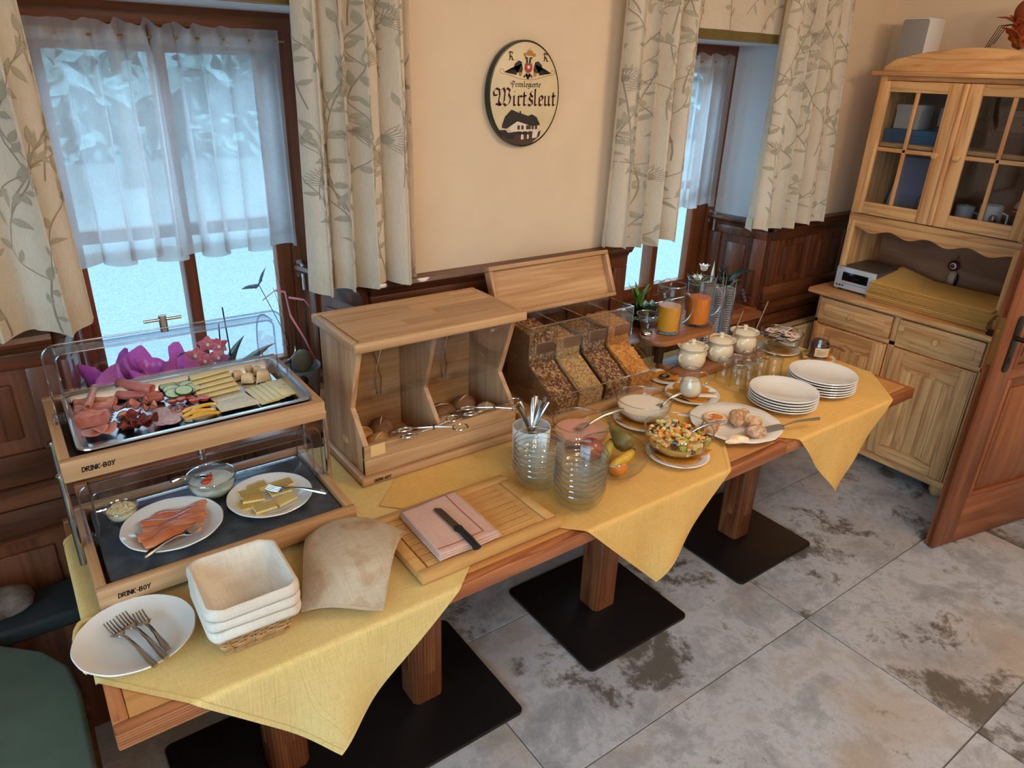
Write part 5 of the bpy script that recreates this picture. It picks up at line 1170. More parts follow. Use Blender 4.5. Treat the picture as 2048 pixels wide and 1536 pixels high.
for k, (c, rz, lab) in enumerate((((513,975),0,'ridged butter slice at the back left of the plate'),((565,972),.05,'ridged butter slice at the back right of the plate'),((500,992),.0,'ridged butter slice at the left of the plate'),((508,1003),-.25,'ridged butter slice in the middle, partly hidden'),((495,1014),-.1,'ridged butter slice at the front left of the plate'),((570,1003),.3,'tilted ridged butter slice at the right of the plate'),((530,1020),.02,'frontmost ridged butter slice on the plate'),((560,988),0,'ridged butter slice under the fork'))):
    butter(*c, rz, sz+.007+.0025*(k % 4), lab)
a = P(535,977,sz+.030); b = P(653,988,sz+.032); utensil('fork', 'fork lying on the butter slices', 'fork', fork_m((b-a).length), a, b)
p = SP(427,985, sz); t = gbowl('glass_bowl', 'moulded glass bowl of white dip on the slate', p.x, p.y, sz, .060, .052, .030, mt=glass('cut glass', (.94,.97,.98), 1.5, .10, .05, .10))
M_DIP = plain('dip', (238,232,206), .4, var=.05, bmp=.3, bscale=40); MB().lathe(fill_prof(.060,.052,.030,.036), 32).build('dip', M_DIP, t)
for k, (dx, dy) in enumerate(((-.016,-.012),(-.004,.006))):
    tt = thing('tomato_half', ('cherry tomato half in the dip nearer the rim', 'cherry tomato half in the dip nearer the middle')[k], 'tomato', (p.x+dx, p.y+dy, sz+.040), k); MB().ell((0,0,.005),(.012,.009,.007)).build('flesh', M_TOM, tt); MB().tube([(.010,0,.006),(.017,0,.008)], .0012, 5).build('stem', M_CUCR, tt)
a = Vector((p.x-.005, p.y+.010, sz+.046)); b = P(342,966,sz+.075); utensil('spoon', 'spoon standing in the bowl of white dip', 'spoon', spoon_m((b-a).length, .014), a, b)
p = SP(246,1036, sz); t = gbowl('glass_bowl', 'small glass bowl of grated horseradish on the slate', p.x, p.y, sz, .037, .030, .020)
M_HORS = plain('grated horseradish', (242,230,186), .6); rnd = random.Random(5); m = MB()
for k in range(130):
    a = rnd.uniform(0,6.28); r = .030*math.sqrt(rnd.random()); h = .024+.016*(1-(r/.03)**2)*rnd.random(); q = Vector((r*math.cos(a), r*math.sin(a), h)); d = Vector((rnd.uniform(-1,1), rnd.uniform(-1,1), rnd.uniform(-.3,.6)))*.008; m.tube([q-d, q+Vector((0,0,.003)), q+d], .0008, 4)
tt = thing('grated_horseradish', 'pale grated horseradish heaped in the small glass bowl', 'horseradish', (p.x, p.y, sz+.005), kind='stuff'); m.xf(0, Matrix.Translation((0,0,-.005))); m.build('shreds', M_HORS, tt); MB().lathe(fill_prof(.037,.030,.020,.024), 24).xf(0, Matrix.Translation((0,0,-.004))).build('heap', M_HORS, tt)
# ---- nested baskets with liners
M_LINER = cloth('basket liner', (226,216,202), (216,204,188), weave=380, bstr=.2); M_WICK = wood('wicker', (204,160,104), (160,112,64), 'x', 60, .6, vary=.12)
def basket(k, label):
    cx, cy = .256, 1.238; zb = ZT+.0015+.024*k; H = .080; t = thing('lined_basket', label, 'basket', (cx, cy, zb), -.02, 'nested bread baskets')
    def rr(hx, hy, r, z, n=6): return [(a, b, z) for a, b in rrect(-hx, hx, -hy, hy, r, n)]
    q = .070
    L = [rr(.066,.067,.012,.006), rr(.074,.077,.016,.03), rr(.082,.088,.020,H)]
    if k == 0:
        m = MB()
        for j in range(9):
            s_ = j/8; hx, hy, z = .064+.018*s_, .066+.022*s_, .003+.056*s_; loop = rrect(-hx, hx, -hy, hy, .014, 3); pts = []
            for i in range(len(loop)):
                a, b = loop[i], loop[(i+1) % len(loop)]; n = max(1, int(math.hypot(b[0]-a[0], b[1]-a[1])/.009))
                for u in range(n): pts.append((a[0]+(b[0]-a[0])*u/n, a[1]+(b[1]-a[1])*u/n))
            P3 = []
            for i, (a, b) in enumerate(pts):
                l = math.hypot(a, b); w_ = .0018*(1 if (i//2+j) % 2 else -1); P3.append((a+a/l*w_, b+b/l*w_, z))
            m.tube(P3+[P3[0]], .0026, 5, False)
        m.build('wicker_weave', M_WICK, t)
        m = MB()
        for i in range(26):
            a = 2*PI*i/26; dx, dy = math.cos(a), math.sin(a); s_ = 1/max(abs(dx)/.065, abs(dy)/.067); s2 = 1/max(abs(dx)/.081, abs(dy)/.087); m.tube([(dx*s_,dy*s_,.002),(dx*s2,dy*s2,.052)], .0018, 5)
        m.build('wicker_stakes', M_WICK, t); MB().box(-.064,.064,-.066,.066,.001,.004).build('wicker_base', M_WICK, t)
    # liner: inside, over the rim, down the outside
    loops = [rr(.060,.060,.020,.010), rr(.068,.072,.022,.035), rr(.080,.086,.024,H-.004), rr(.085,.091,.026,H+.003), rr(.0905,.0965,.028,H-.001), rr(.0915,.0975,.028,H-.014), rr(.0900,.0960,.028,H-.020)]
    m = loft(loops, True, False); rnd = random.Random(k)
    for i, p_ in enumerate(m.v):
        a = math.atan2(p_.y, p_.x); w_ = .0016*math.sin(9*a+k*2)+.0012*math.sin(17*a+k)
        p_.z += (w_*1.2 if i >= 3*28 else 0); p_.x *= 1+w_*.8; p_.y *= 1+w_*.8
    m.build('liner', M_LINER, t, sharp=80, thick=.0015)
basket(0, 'lowest lined basket of the stack, its wicker showing on the table'); basket(1, 'middle lined basket of the nested stack'); basket(2, 'topmost lined basket, open and empty, of the nested stack')
# ---- linen cloth over a bread basket
cc = Vector((.510, 1.285, ZT)); t = thing('bread_basket', 'round wicker basket hidden under the rough linen napkin', 'basket', cc)
m = MB()
for j in range(10): r = .068+.020*j/9; m.tube([((r+.0015*(1 if (i+j) % 2 else -1))*math.cos(2*PI*i/36), (r+.0015*(1 if (i+j) % 2 else -1))*math.sin(2*PI*i/36), .003+.0055*j) for i in range(37)], .003, 5, False)
m.lathe([(0,.002),(.068,.002),(.068,.005),(0,.005)], 24); m.build('wicker_weave', M_WICK, t)
M_ROUGH = cloth('rough linen', (196,178,154), (184,164,140), weave=230, bstr=.5, stain=(164,122,84))
tn = thing('linen_napkin', 'rough beige linen napkin draped over the wicker basket', 'napkin', cc)
cor = [Vector((.352,1.190)), Vector((.500,1.105)), Vector((.660,1.300)), Vector((.490,1.490))]
def nap(u, v):
    e = (1-u)*(1-v)*cor[0]+u*(1-v)*cor[1]+u*v*cor[2]+(1-u)*v*cor[3]; d = (e-Vector((cc.x,cc.y))); r = d.length; a = math.atan2(d.y, d.x)
    s_ = min(max((r-.085)/.075, 0), 1); s_ = s_*s_*(3-2*s_); z = .080+.012*math.cos(min(r/.085,1)*PI/2) - .052*s_ + .006*math.sin(5*a+1)*s_
    if r > .15: z -= .020*min((r-.15)/.05,1)
    return Vector((e.x-cc.x, e.y-cc.y, max(z, .004)))
MB().grid(nap, 44, 44).build('linen_square', M_ROUGH, tn, sharp=180, thick=.0016)
m = MB()
for f2 in (lambda u, v: nap(u, .02*v), lambda u, v: nap(u, 1-.02*v), lambda u, v: nap(.02*v, u), lambda u, v: nap(1-.02*v, u)): m.grid(lambda u, v, f2=f2: f2(u, v)+Vector((0,0,.0014)), 44, 1)
m.build('hem', M_ROUGH, tn, sharp=180)
# ---- cutting board, towel, knife
cb_ = thing('cutting_board', 'bamboo cutting board with crumb slots at the table edge', 'cutting board', (.822, 1.277, ZT)); bx, by = .206, .137
for a, b in ((-by, -by+.030), (by-.030, by)): MB().box(-bx, bx, a, b, 0, .022).build('board_frame', M_BAMBOO, cb_, bevel=.005)
for a, b in ((-bx, -bx+.030), (bx-.030, bx)): MB().box(a, b, -by+.030, by-.030, 0, .022).build('board_frame', M_BAMBOO, cb_, bevel=.005)
ns = 9; hh = 2*(by-.034)/ns
for k in range(ns): MB().box(-bx+.034, bx-.055, -by+.034+k*hh+.0016, -by+.034+(k+1)*hh-.0016, .006, .0175).build('slat', M_BAMBOO, cb_, bevel=.0008, bseg=1)
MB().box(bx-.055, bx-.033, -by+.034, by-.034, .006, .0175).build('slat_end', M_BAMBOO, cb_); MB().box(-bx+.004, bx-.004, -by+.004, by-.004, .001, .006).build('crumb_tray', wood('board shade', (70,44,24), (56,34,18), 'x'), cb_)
tw = thing('tea_towel', 'folded pink striped tea towel on the cutting board', 'towel', (.767, 1.272, ZT+.0225)); M_TOW = cloth('pink towel', (214,176,160), (206,166,150), weave=300, bstr=.6); M_STR = cloth('towel stripe', (172,92,88), weave=300)
for k in range(3):
    i = .002*k
    def tf(u, v, k=k, i=i):
        x = -.088+i+(.176-2*i)*u; y = -.104+i+(.212-i)*v; return Vector((x+.004*v, y+.012*u*v, .0055*(k+.5)+.0012*math.sin(8*u+k)*math.sin(6*v+1)))
    MB().grid(tf, 18, 18).build('towel_layer', M_TOW, tw, sharp=180, thick=.0046)
def tline(u0, v0, u1, v1, w_):
    m = MB(); n = 16; L = []; 
    for i in range(n+1):
        u, v = u0+(u1-u0)*i/n, v0+(v1-v0)*i/n; p_ = tf(u, v)+Vector((0,0,.0026)); s_ = Vector((w_,0,0)) if abs(v1-v0) > abs(u1-u0) else Vector((0,w_,0)); L.append((p_, s_))
    m.ribbon([a for a, b in L], [b for a, b in L]); m.build('stripe', M_STR, tw, flat=True)
tline(.80,.10,.80,.97,.0018); tline(.02,.10,.80,.10,.0018); tline(.66,.98,.80,.97,.001)
a = P(872,1015,ZT+.043); b = P(957,1094,ZT+.043); kn = thing('bread_knife', 'kitchen knife with black handle on the pink towel', 'knife', a); L = (b-a).length; R = orient(a, b)
m = MB().prism([(0,-.004),(.006,-.011),(L*.5,-.0105),(L*.52,.010),(.012,.009)], -.0008, .0008); m.xf(0, R); m.build('blade', M_STEEL, kn)
m = MB(); st_ = m.mark(); m.tube([(L*.50,0,0),(L*.54,0,0),(L*.62,.001,0),(L*.8,.0,0),(L*.93,-.002,0),(L,-.004,0)], [.009,.0125,.0095,.0105,.0095,.0115], 12)
for i in range(st_, len(m.v)): m.v[i].z *= .62
m.xf(0, R); m.build('handle', plain('black grip', (24,24,26), .45), kn)
# ---- cup of cutlery
cu = thing('cutlery_cup', 'white porcelain cup full of spoons beside the bread box', 'cup', (1.172, 1.468, ZT)); MB().lathe([(0,0),(.050,0),(.055,.004),(.0575,.112),(.056,.114),(.0535,.112),(.0515,.006),(0,.006)], 40).build('cup_wall', M_PORC, cu)
rnd = random.Random(9)
for k in range(15):
    g = 0 if k < 6 else 1; ang = rnd.uniform(-.75,.75)+(2.3 if g == 0 else .3); a = Vector((1.172+.02*math.cos(ang+3.1), 1.468+.02*math.sin(ang+3.1), ZT+.010)); r = rnd.uniform(.040,.062); b = Vector((1.172+r*1.15*math.cos(ang), 1.468+r*1.15*math.sin(ang), ZT+rnd.uniform(.172,.190)))
    utensil('teaspoon', ('steel spoon handle in the upright left bunch of the white cup', 'steel spoon handle in the slanting right bunch of the white cup')[g], 'spoon', spoon_m((b-a).length, .010), a, b, group=('upright spoons in the cup','slanting spoons in the cup')[g])
# ---- stacked glass bowls
def stack(x, y, n, lab):
    for k in range(n):
        t = gbowl('glass_bowl', (lab % ('lowest' if k == 0 else 'topmost' if k == n-1 else ORD[k]+' from the bottom')), x, y, ZT+.017*k, .0715, .056, .036, group='stacked glass bowls')
stack(1.108, 1.352, 6, 'glass bowl, %s of the rear stack by the white cup'); stack(1.140, 1.208, 7, 'glass bowl, %s of the front stack by the cutting board')
# ---- big serving bowls
M_PINKY = plain('pink yogurt', (226,170,156), .3, var=.04); M_WHY = plain('white yogurt', (240,228,204), .3); M_NAPY = cloth('orange napkin', (214,142,52), weave=300)
def napkin(label, x, y, z, s_, rz, seed):
    rnd = random.Random(seed)
    m = MB().grid(lambda u, v: Vector(((u-.5)*s_, (v-.5)*s_, .003+.006*max(abs(2*u-1), abs(2*v-1))**4*(1+math.sin(13*u+7*v+seed)))), 20, 20)
    return single('paper_napkin', label, 'napkin', m, M_NAPY, (x, y, z), rz, 'orange paper napkins', thick=.0008)
t = gbowl('serving_bowl', 'glass bowl of pink yogurt beside the white cup', 1.372, 1.468, ZT, .0925, .076, .040); MB().lathe(fill_prof(.0925,.076,.040,.042), 36).build('yogurt', M_PINKY, t)
plate('plate', 'white plate with orange napkin under the white yogurt bowl', 1.645, 1.462, ZT, .098, deep=.014); napkin('orange napkin under the white yogurt bowl', 1.650, 1.465, ZT+.007, .150, .5, 1)
t = gbowl('serving_bowl', 'glass bowl of white yogurt in front of the cereal dispenser', 1.655, 1.472, ZT+.012, .0945, .072, .040); MB().lathe(fill_prof(.0945,.072,.040,.044), 36).build('yogurt', M_WHY, t)
t = gbowl('serving_bowl', 'glass bowl of whole fruit between the glass stacks and salad', 1.338, 1.282, ZT, .104, .074, .044)
plate('plate', 'white plate with orange napkin under the fruit salad bowl', 1.570, 1.235, ZT, .098, deep=.014); napkin('orange napkin under the fruit salad bowl', 1.572, 1.238, ZT+.007, .155, .2, 2)
t = gbowl('serving_bowl', 'glass bowl of diced fruit salad on a white plate', 1.580, 1.250, ZT+.012, .1065, .078, .042)
for (lab, a, b, z1) in (('spoon standing in the pink yogurt', (1152,858), (1243,822), .10), ('spoon standing in the white yogurt', (1310,818), (1362,789), .10), ('spoon standing in the fruit salad', (1360,870), (1447,846), .11)):
    a = P(*a, ZT+.052); b = P(*b, ZT+z1); utensil('serving_spoon', lab, 'spoon', spoon_m((b-a).length*1.05, .016), a, b)
# fruit
fr = Vector((1.338, 1.282, ZT))
t = thing('apple', 'red apple in the glass fruit bowl', 'apple', fr+Vector((-.052,.046,.030))); MB().lathe([(0,.008),(.008,.003),(.020,.003),(.032,.014),(.037,.034),(.034,.052),(.022,.063),(.010,.063),(.004,.057),(0,.055)], 28).build('flesh', plain('apple skin', (150,34,34), .25, c2=(178,84,48), vscale=16, coat=.3), t); MB().tube([(0,0,.056),(.003,0,.072)], .0014, 6).build('stem', M_BARK, t)
t = thing('pear', 'green brown pear in the glass fruit bowl', 'pear', fr+Vector((.040,.030,.052))); m = MB().lathe([(0,-.002),(.012,0),(.026,.010),(.033,.028),(.030,.046),(.020,.064),(.013,.080),(.008,.088),(0,.090)], 28); Rp = Matrix.Translation((.012,-.028,.0)) @ Matrix.Rotation(-.9,4,'X') @ Matrix.Rotation(-.35,4,'Y'); Rp = Matrix.Rotation(.25,4,'Z') @ Matrix.Translation((.015,-.040,.004)) @ Matrix.Rotation(-1.0,4,'X'); m.xf(0, Rp); m.build('flesh', plain('pear skin', (122,112,52), .4, c2=(96,76,40), vscale=50), t); MB().tube([(0,0,.088),(.003,0,.108)], .0016, 6).xf(0, Rp).build('stem', M_BARK, t)
def banana(label, pts, mt, r=.0165):
    c = fr; t = thing('banana', label, 'banana', c+Vector(pts[0])); P0 = Vector(pts[0]); n = len(pts); R = [r*(.35 if i in (0, n-1) else .85 if i in (1, n-2) else 1) for i in range(n)]
    MB().tube([Vector(p)-P0 for p in pts], R, 10).build('peel', mt, t, sub=1); d = (Vector(pts[-1])-Vector(pts[-2])).normalized(); MB().tube([Vector(pts[-1])-P0, Vector(pts[-1])-P0+d*.014], [.005,.004], 8).build('stem', M_BARK, t)
banana('greenish banana behind the pear in the fruit bowl', [(-.055,-.010,.048),(-.035,.0,.058),(-.005,.018,.066),(.022,.040,.064),(.040,.058,.060)], plain('green banana', (176,158,66), .4, var=.15))
banana('yellow spotted banana at the front of the fruit bowl', [(-.050,-.034,.044),(-.028,-.042,.056),(.004,-.044,.062),(.036,-.034,.062),(.060,-.020,.058)], plain('yellow banana', (222,182,66), .4, c2=(190,146,54), vscale=60))
t = thing('orange', 'orange at the bottom of the fruit bowl', 'orange', fr+Vector((-.010,-.032,.005))); MB().ell((0,0,.027),(.029,.029,.027), 24, 14).build('peel', plain('orange peel', (226,126,30), .4, bmp=.3, bscale=260), t); MB().lathe([(0,.0535),(.003,.0538),(.004,.053)], 8).build('stem_end', M_CUCR, t)
# fruit salad
fs = thing('fruit_salad', 'diced mixed fruit heaped in the salad bowl', 'fruit salad', (1.580, 1.250, ZT+.016), kind='stuff'); rnd = random.Random(3); MS = [plain('dice '+n_, c_, .3, coat=.2) for n_, c_ in (('apple',(236,214,150)),('orange',(228,140,48)),('kiwi',(168,180,70)),('grape',(60,34,40)),('pear',(230,200,130)),('peach',(234,176,96)))]
ms = [MB() for _ in MS]
MB().lathe(fill_prof(.1060,.078,.041,.044), 36).xf(0, Matrix.Translation((0,0,-.004))).build('juice', plain('fruit juice', (206,160,84), .2), fs)
for k in range(330):
    a = rnd.uniform(0,6.28); side_ = k > 200
    if side_: u = rnd.uniform(.25,.95); i = int(u*9); q = bowl_curve(.1055,.077,.0405,10); rr_ = q[i][0]-.006; zz = q[i][1]+.003; 
    else: rr_ = .092*math.sqrt(rnd.random()); zz = .046+rnd.uniform(0,.010)
    if side_ and zz > .045: continue
    s_ = rnd.uniform(.0045,.0085); j = rnd.choice((0,0,1,2,3,4,4,5)); m = ms[j]; st_ = m.mark(); m.box(-s_,s_,-s_*.8,s_*.8,-s_*.6,s_*.6); m.xf(st_, Matrix.Translation((rr_*math.cos(a), rr_*math.sin(a), zz)) @ Matrix.Rotation(rnd.uniform(0,3),4,'Z') @ Matrix.Rotation(rnd.uniform(-.6,.6),4,'X'))
for m, mt in zip(ms, MS): m.build('fruit_dice', mt, fs, bevel=.0008, bseg=1)
# ---- milk jug
plate('plate', 'white plate with orange napkin under the milk jug', 1.955, 1.512, ZT, .100, deep=.014); napkin('orange napkin under the milk jug', 1.950, 1.515, ZT+.007, .150, .35, 4)
mj = thing('milk_jug', 'round-bellied glass jug half full of milk', 'jug', (1.925, 1.500, ZT+.012))
jp = [(0,0),(.028,0),(.038,.012),(.0425,.030),(.040,.050),(.029,.072),(.025,.086),(.028,.100),(.031,.106)]
MB().lathe(jp+[(.0285,.105),(.0235,.087),(.0275,.072),(.0385,.050),(.041,.030),(.0365,.013),(.026,.003),(0,.003)], 32).build('glass_wall', M_GLASS, mj, sharp=70)
MB().lathe([(0,.0035),(.025,.004),(.036,.0135),(.0405,.030),(.0380,.050),(.0300,.066),(0,.066)], 32).build('milk', plain('milk', (244,232,210), .3), mj)
MB().tube([(.024,-.010,.092),(.044,-.022,.094),(.060,-.030,.078),(.060,-.030,.056),(.046,-.022,.040),(.038,-.016,.040)], .0042, 10).build('handle', M_RIM, mj)
MB().tube([(.0305*math.cos(2*PI*k/32), .0305*math.sin(2*PI*k/32), .106) for k in range(33)], .0018, 6, False).build('rim', M_RIM, mj)
p = P(1412,793,ZT+.010); sp_ = thing('paper_sachet', 'small white sachet on the orange napkin of the milk jug', 'sachet', p, -.6); MB().grid(lambda u, v: Vector(((u-.5)*.075, (v-.5)*.030, .004+.004*math.sin(PI*v))), 8, 6).build('paper', plain('paper white', (232,226,216), .6), sp_, thick=.001)
# ---- small plate with spoon by the dispenser
p = P(1330,757,ZT); plate('saucer', 'small white saucer with napkin and spoon by the cornflakes bin', p.x, p.y, ZT, .072, deep=.010); napkin('orange napkin on the small saucer by the cereal', p.x, p.y+.005, ZT+.005, .105, .7, 6)
a = P(1312,762,ZT+.020); b = P(1385,743,ZT+.030); a = p+Vector((-.040,-.020,.018)); b = p+Vector((.080,.020,.022)); utensil('tablespoon', 'shiny tablespoon resting on the small saucer', 'spoon', spoon_m((b-a).length, .020, .36), a, b)
# ---- pastries
plate('platter', 'large white platter of sugared pastries', 1.893, 1.268, ZT, .152, wavy=.01, deep=.018)
M_PAST = plain('sugared pastry', (188,124,70), .6, c2=(222,194,162), vscale=55, bmp=.5, bscale=70); M_PASD = plain('almond pastry', (164,100,56), .6, c2=(220,196,168), vscale=70, bmp=.8, bscale=90); M_BISC = plain('pale biscuit', (226,192,140), .6, c2=(244,228,200), vscale=40, bmp=.3); M_JAM = plain('apricot jam', (222,120,32), .15, coat=.5)
def onplate(px, py): p = P(px, py, ZT+.022); return Vector((p.x, p.y, ZT+.008))
p = onplate(1432,833); t = thing('jam_cookie', 'round sugared cookie with apricot jam centre', 'cookie', p); MB().lathe([(0,0),(.038,0),(.042,.006),(.041,.014),(.030,.017),(.024,.014),(0,.013)], 32).build('ring', M_BISC, t); MB().lathe([(.024,.0135),(.016,.0165),(0,.018)], 28).build('jam', M_JAM, t)
def pastry(name, label, px, py, r, rz, mt, fn=None, z=0):
    p = onplate(px, py); t = thing(name, label, 'pastry', p+Vector((0,0,z)), rz, 'pastries on the platter'); rnd = random.Random(int(px))
    ph = [rnd.uniform(0,6) for _ in range(4)]
    def f(q): k = 1+.10*math.sin(4*q.x+ph[0]+3*q.y)+.06*math.sin(9*q.y+ph[1]); q = Vector(q)*k; return fn(q) if fn else q
    MB().ell((0,0,r[2]*.85), r, 26, 14, f).build('dough', mt, t); return t
def cres(q): return (q.x, q.y-.9*(q.x**2)+.4, q.z*(1-.35*q.x*q.x))
t = pastry('croissant', 'curved sugared croissant at the back of the platter', 1478, 840, (.050,.026,.026), .5, M_PAST, cres)
m = MB()
for k in range(5): x = -.032+.016*k; m.tube([(x, .010*math.cos(q*PI/8)*1.7+.010-22*x*x*.9, .022+.024*math.sin(q*PI/8)) for q in range(1,8)], .002, 5)
m.build('ridges', M_PASD, t)
t = pastry('almond_pastry', 'almond covered pastry at the left of the platter', 1420, 854, (.044,.028,.020), .3, M_PASD)
t = pastry('almond_pastry', 'round almond pastry at the back right of the platter', 1506, 846, (.030,.026,.020), .1, M_PAST)
t = pastry('almond_pastry', 'almond flaked pastry beside the cake server', 1512, 866, (.036,.030,.022), -.3, M_PASD)
t = pastry('sponge_finger', 'pale oblong sponge biscuit at the front of the platter', 1474, 878, (.042,.017,.013), -.35, M_BISC)
cs = thing('cake_server', 'steel cake server leaning on the pastry platter', 'cake server', P(1533,858,ZT+.020)); a = cs.location; b = P(1638,840,ZT+.030); L = (Vector(b)-Vector(a)).length; R = orient(a, b)
m = MB().prism([(-.012,-.008),(.0,-.014),(L*.28,-.017),(L*.34,-.006),(L*.34,.006),(L*.28,.017),(.0,.014),(-.012,.008)], 0, .0012); m.xf(0, R); m.build('blade', M_STEEL, cs)
m = MB(); st_ = m.mark(); m.tube([(L*.32,0,.001),(L*.40,0,.006),(L*.55,0,.010),(L,0,.006)], [.003,.003,.004,.006], 8); m.xf(0, R); m.build('handle', M_CUT, cs)
# ---- plate stacks
for (x, y, n, r, lab) in ((2.190,1.292,5,.1215,'front left stack'), (2.440,1.296,6,.1245,'rear right stack')):
    for k in range(n): plate('dinner_plate', 'white plate, %s of the %s of plates' % ('lowest' if k == 0 else 'topmost' if k == n-1 else ORD[k]+' from the bottom', lab), x+.001*math.sin(k*2.1), y+.001*math.cos(k*1.7), ZT+.0102*k, r, 'stacked white plates', deep=.017)
# ---- upturned glasses
names = ['upturned glass at the left end of the back row','second upturned glass of the back row from the left','third upturned glass of the back row from the left','upturned glass at the far right end of the back row','upturned glass at the left end of the front row','second upturned glass of the front row from the left','third upturned glass of the front row from the left','upturned glass at the right end of the front row']
for k, c in enumerate(((1452,718),(1475,712),(1500,706),(1520,699),(1481,734),(1502,724),(1526,719),(1553,713))):
    p = P(*c, ZT+.088); t = thing('tumbler', names[k], 'glass', (p.x, p.y, ZT), group='upturned glasses')
    MB().lathe([(.0315,.0),(.0325,.001),(.0285,.084),(.026,.088),(0,.088),(0,.080),(.0255,.080),(.0300,.001),(.0315,0)], 26).build('glass_wall', M_BOWLG, t, sharp=60)
    MB().tube([(.0265*math.cos(2*PI*i/26), .0265*math.sin(2*PI*i/26), .0868) for i in range(27)], .0017, 6, False).build('base_ring', M_RIM, t)
# ---- two-tier stand with jugs and pots
M_DOAK = wood('dark oak stand', (176,116,68), (134,82,46), 'x', 30, .4, vary=.05)
js = thing('tiered_stand', 'two-tier wooden stand carrying juice jugs and honey pots', 'stand', (2.25, 1.74, ZT))
W(MB().prism(rrect(2.030,2.548,1.612,1.792,.045), ZT, ZT+.024), 'lower_board', M_DOAK, js, bevel=.005)
W(MB().prism(rrect(1.985,2.362,1.722,1.872,.070,8), .863, .886), 'upper_board', M_DOAK, js, bevel=.006)
for x in (2.045, 2.215): W(MB().box(x-.014, x+.014, 1.757, 1.785, ZT+.024, .863), 'post', plain('dark post', (62,40,28), .5), js, bevel=.002)
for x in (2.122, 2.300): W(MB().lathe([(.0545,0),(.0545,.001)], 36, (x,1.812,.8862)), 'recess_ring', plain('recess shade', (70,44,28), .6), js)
def pitcher(label, x, y, z, jc, level):
    t = thing('juice_pitcher', label, 'pitcher', (x, y, z)); r = .0495; H = .195
    MB().lathe([(0,0),(r-.004,0),(r,.004),(r+.001,.10),(r+.005,H-.004),(r+.004,H),(r+.001,H-.004),(r-.0025,.10),(r-.003,.010),(0,.009)], 40).build('glass_wall', M_GLASS, t, sharp=60)
    MB().lathe([(0,.0095),(r-.0042,.0105),(r-.0038,level),(0,level)], 36).build('juice', jc, t)
    MB().tube([((r+.0045)*math.cos(2*PI*k/40), (r+.0045)*math.sin(2*PI*k/40), H) for k in range(41)], .0022, 6, False).build('rim', M_RIM, t)
    MB().grid(lambda u, v: Vector(((-r-.003-.026*v)*math.cos((u-.5)*.9*(1-.7*v)), (-r-.003-.026*v)*math.sin((u-.5)*.9*(1-.7*v)), H-.018+.022*v)), 8, 5).build('spout', M_RIM, t, thick=.002)
    d = Vector((.80,-.60,0)); q = [(d*(r+.002)+Vector((0,0,H*.83))), d*(r+.030)+Vector((0,0,H*.80)), d*(r+.046)+Vector((0,0,H*.62)), d*(r+.043)+Vector((0,0,H*.40)), d*(r+.022)+Vector((0,0,H*.22)), d*(r+.0)+Vector((0,0,H*.20))]
    MB().tube(q, .0062, 10).build('handle', M_RIM, t, sub=1)
def juice(n, c): return plain(n, c, .25, sss=.3)
pitcher('glass pitcher of yellow juice on the left of the stand', 2.122, 1.812, .8875, juice('yellow juice', (232,160,44)), .110); pitcher('glass pitcher of orange juice on the right of the stand', 2.300, 1.812, .8875, juice('orange juice', (238,128,22)), .118)
for k, (c, lab) in enumerate((((1377.6,735),'cream stoneware honey pot at the left, nearest the milk jug'),((1437,722),'cream stoneware honey pot in the middle of the three'),((1488,704),'cream stoneware honey pot at the right with tall knob'))):
    p = P(*c, ZT+.026); x, y = ((2.128,1.675),(2.290,1.668),(2.455,1.678))[k]
    t = thing('honey_pot', lab, 'pot', (x, y, ZT+.025), -.2+.2*k, 'honey pots on the stand')
    MB().lathe([(0,0),(.040,0),(.050,.012),(.056,.034),(.053,.056),(.045,.068),(.054,.078),(.061,.086),(.060,.089),(.053,.085),(.046,.078),(.042,.07),(0,.065)], 36).build('body', M_CREAM, t)
    ld = MB().lathe([(.046,.080),(.0475,.084),(.042,.089),(.026,.094),(.010,.096),(.008,.101),(.0105,.108),(.008,.114),(0,.115)], 36).build('lid', M_CREAM, t)
    for s_ in (-1, 1): MB().tube([(s_*.050,-.004,.060),(s_*.066,-.006,.056),(s_*.068,-.006,.040),(s_*.055,-.004,.026)], .0058, 8).build('ear_handle', M_CREAM, t, sub=1)
    a = Vector((x+.030, y-.018, ZT+.070)); b = a+(Vector((.085,.012,.135)), Vector((.088,.020,.140)), Vector((.100,.02,.150)))[k]
    m = MB(); L = (b-a).length; m.tube([(0,0,0),(L,0,0)], .0034, 8); m.tube([(-.004,0,0),(-.012,0,0)], [.006,.004], 8); m.xf(0, orient(a, b)); o = m.build('honey_spoon', plain('worn steel %d' % k, (150,130,118), .35, .9), loc=a); tag(o, ('slim steel spoon in the left honey pot','slim steel spoon in the middle honey pot','slim steel spoon in the right honey pot')[k], 'spoon')
# ---- glass carafe
ca = thing('carafe', 'empty glass carafe with flared neck beside the stand', 'carafe', (1.952, 1.765, ZT))
MB().lathe([(0,0),(.034,0),(.038,.006),(.036,.06),(.031,.11),(.021,.158),(.020,.178),(.027,.20),(.040,.232),(.046,.246),(.044,.246),(.038,.231),(.0245,.20),(.0175,.178),(.0185,.158),(.0285,.11),(.0335,.06),(.035,.010),(0,.008)], 36).build('glass_wall', M_BOWLG, ca, sharp=70)
MB().tube([(.045*math.cos(2*PI*k/36), .045*math.sin(2*PI*k/36), .246) for k in range(37)], .002, 6, False).build('rim', M_RIM, ca); MB().lathe([(.0205,.160),(.0235,.164),(.0235,.172),(.0205,.176)], 28).build('neck_ring', M_CHROME, ca)
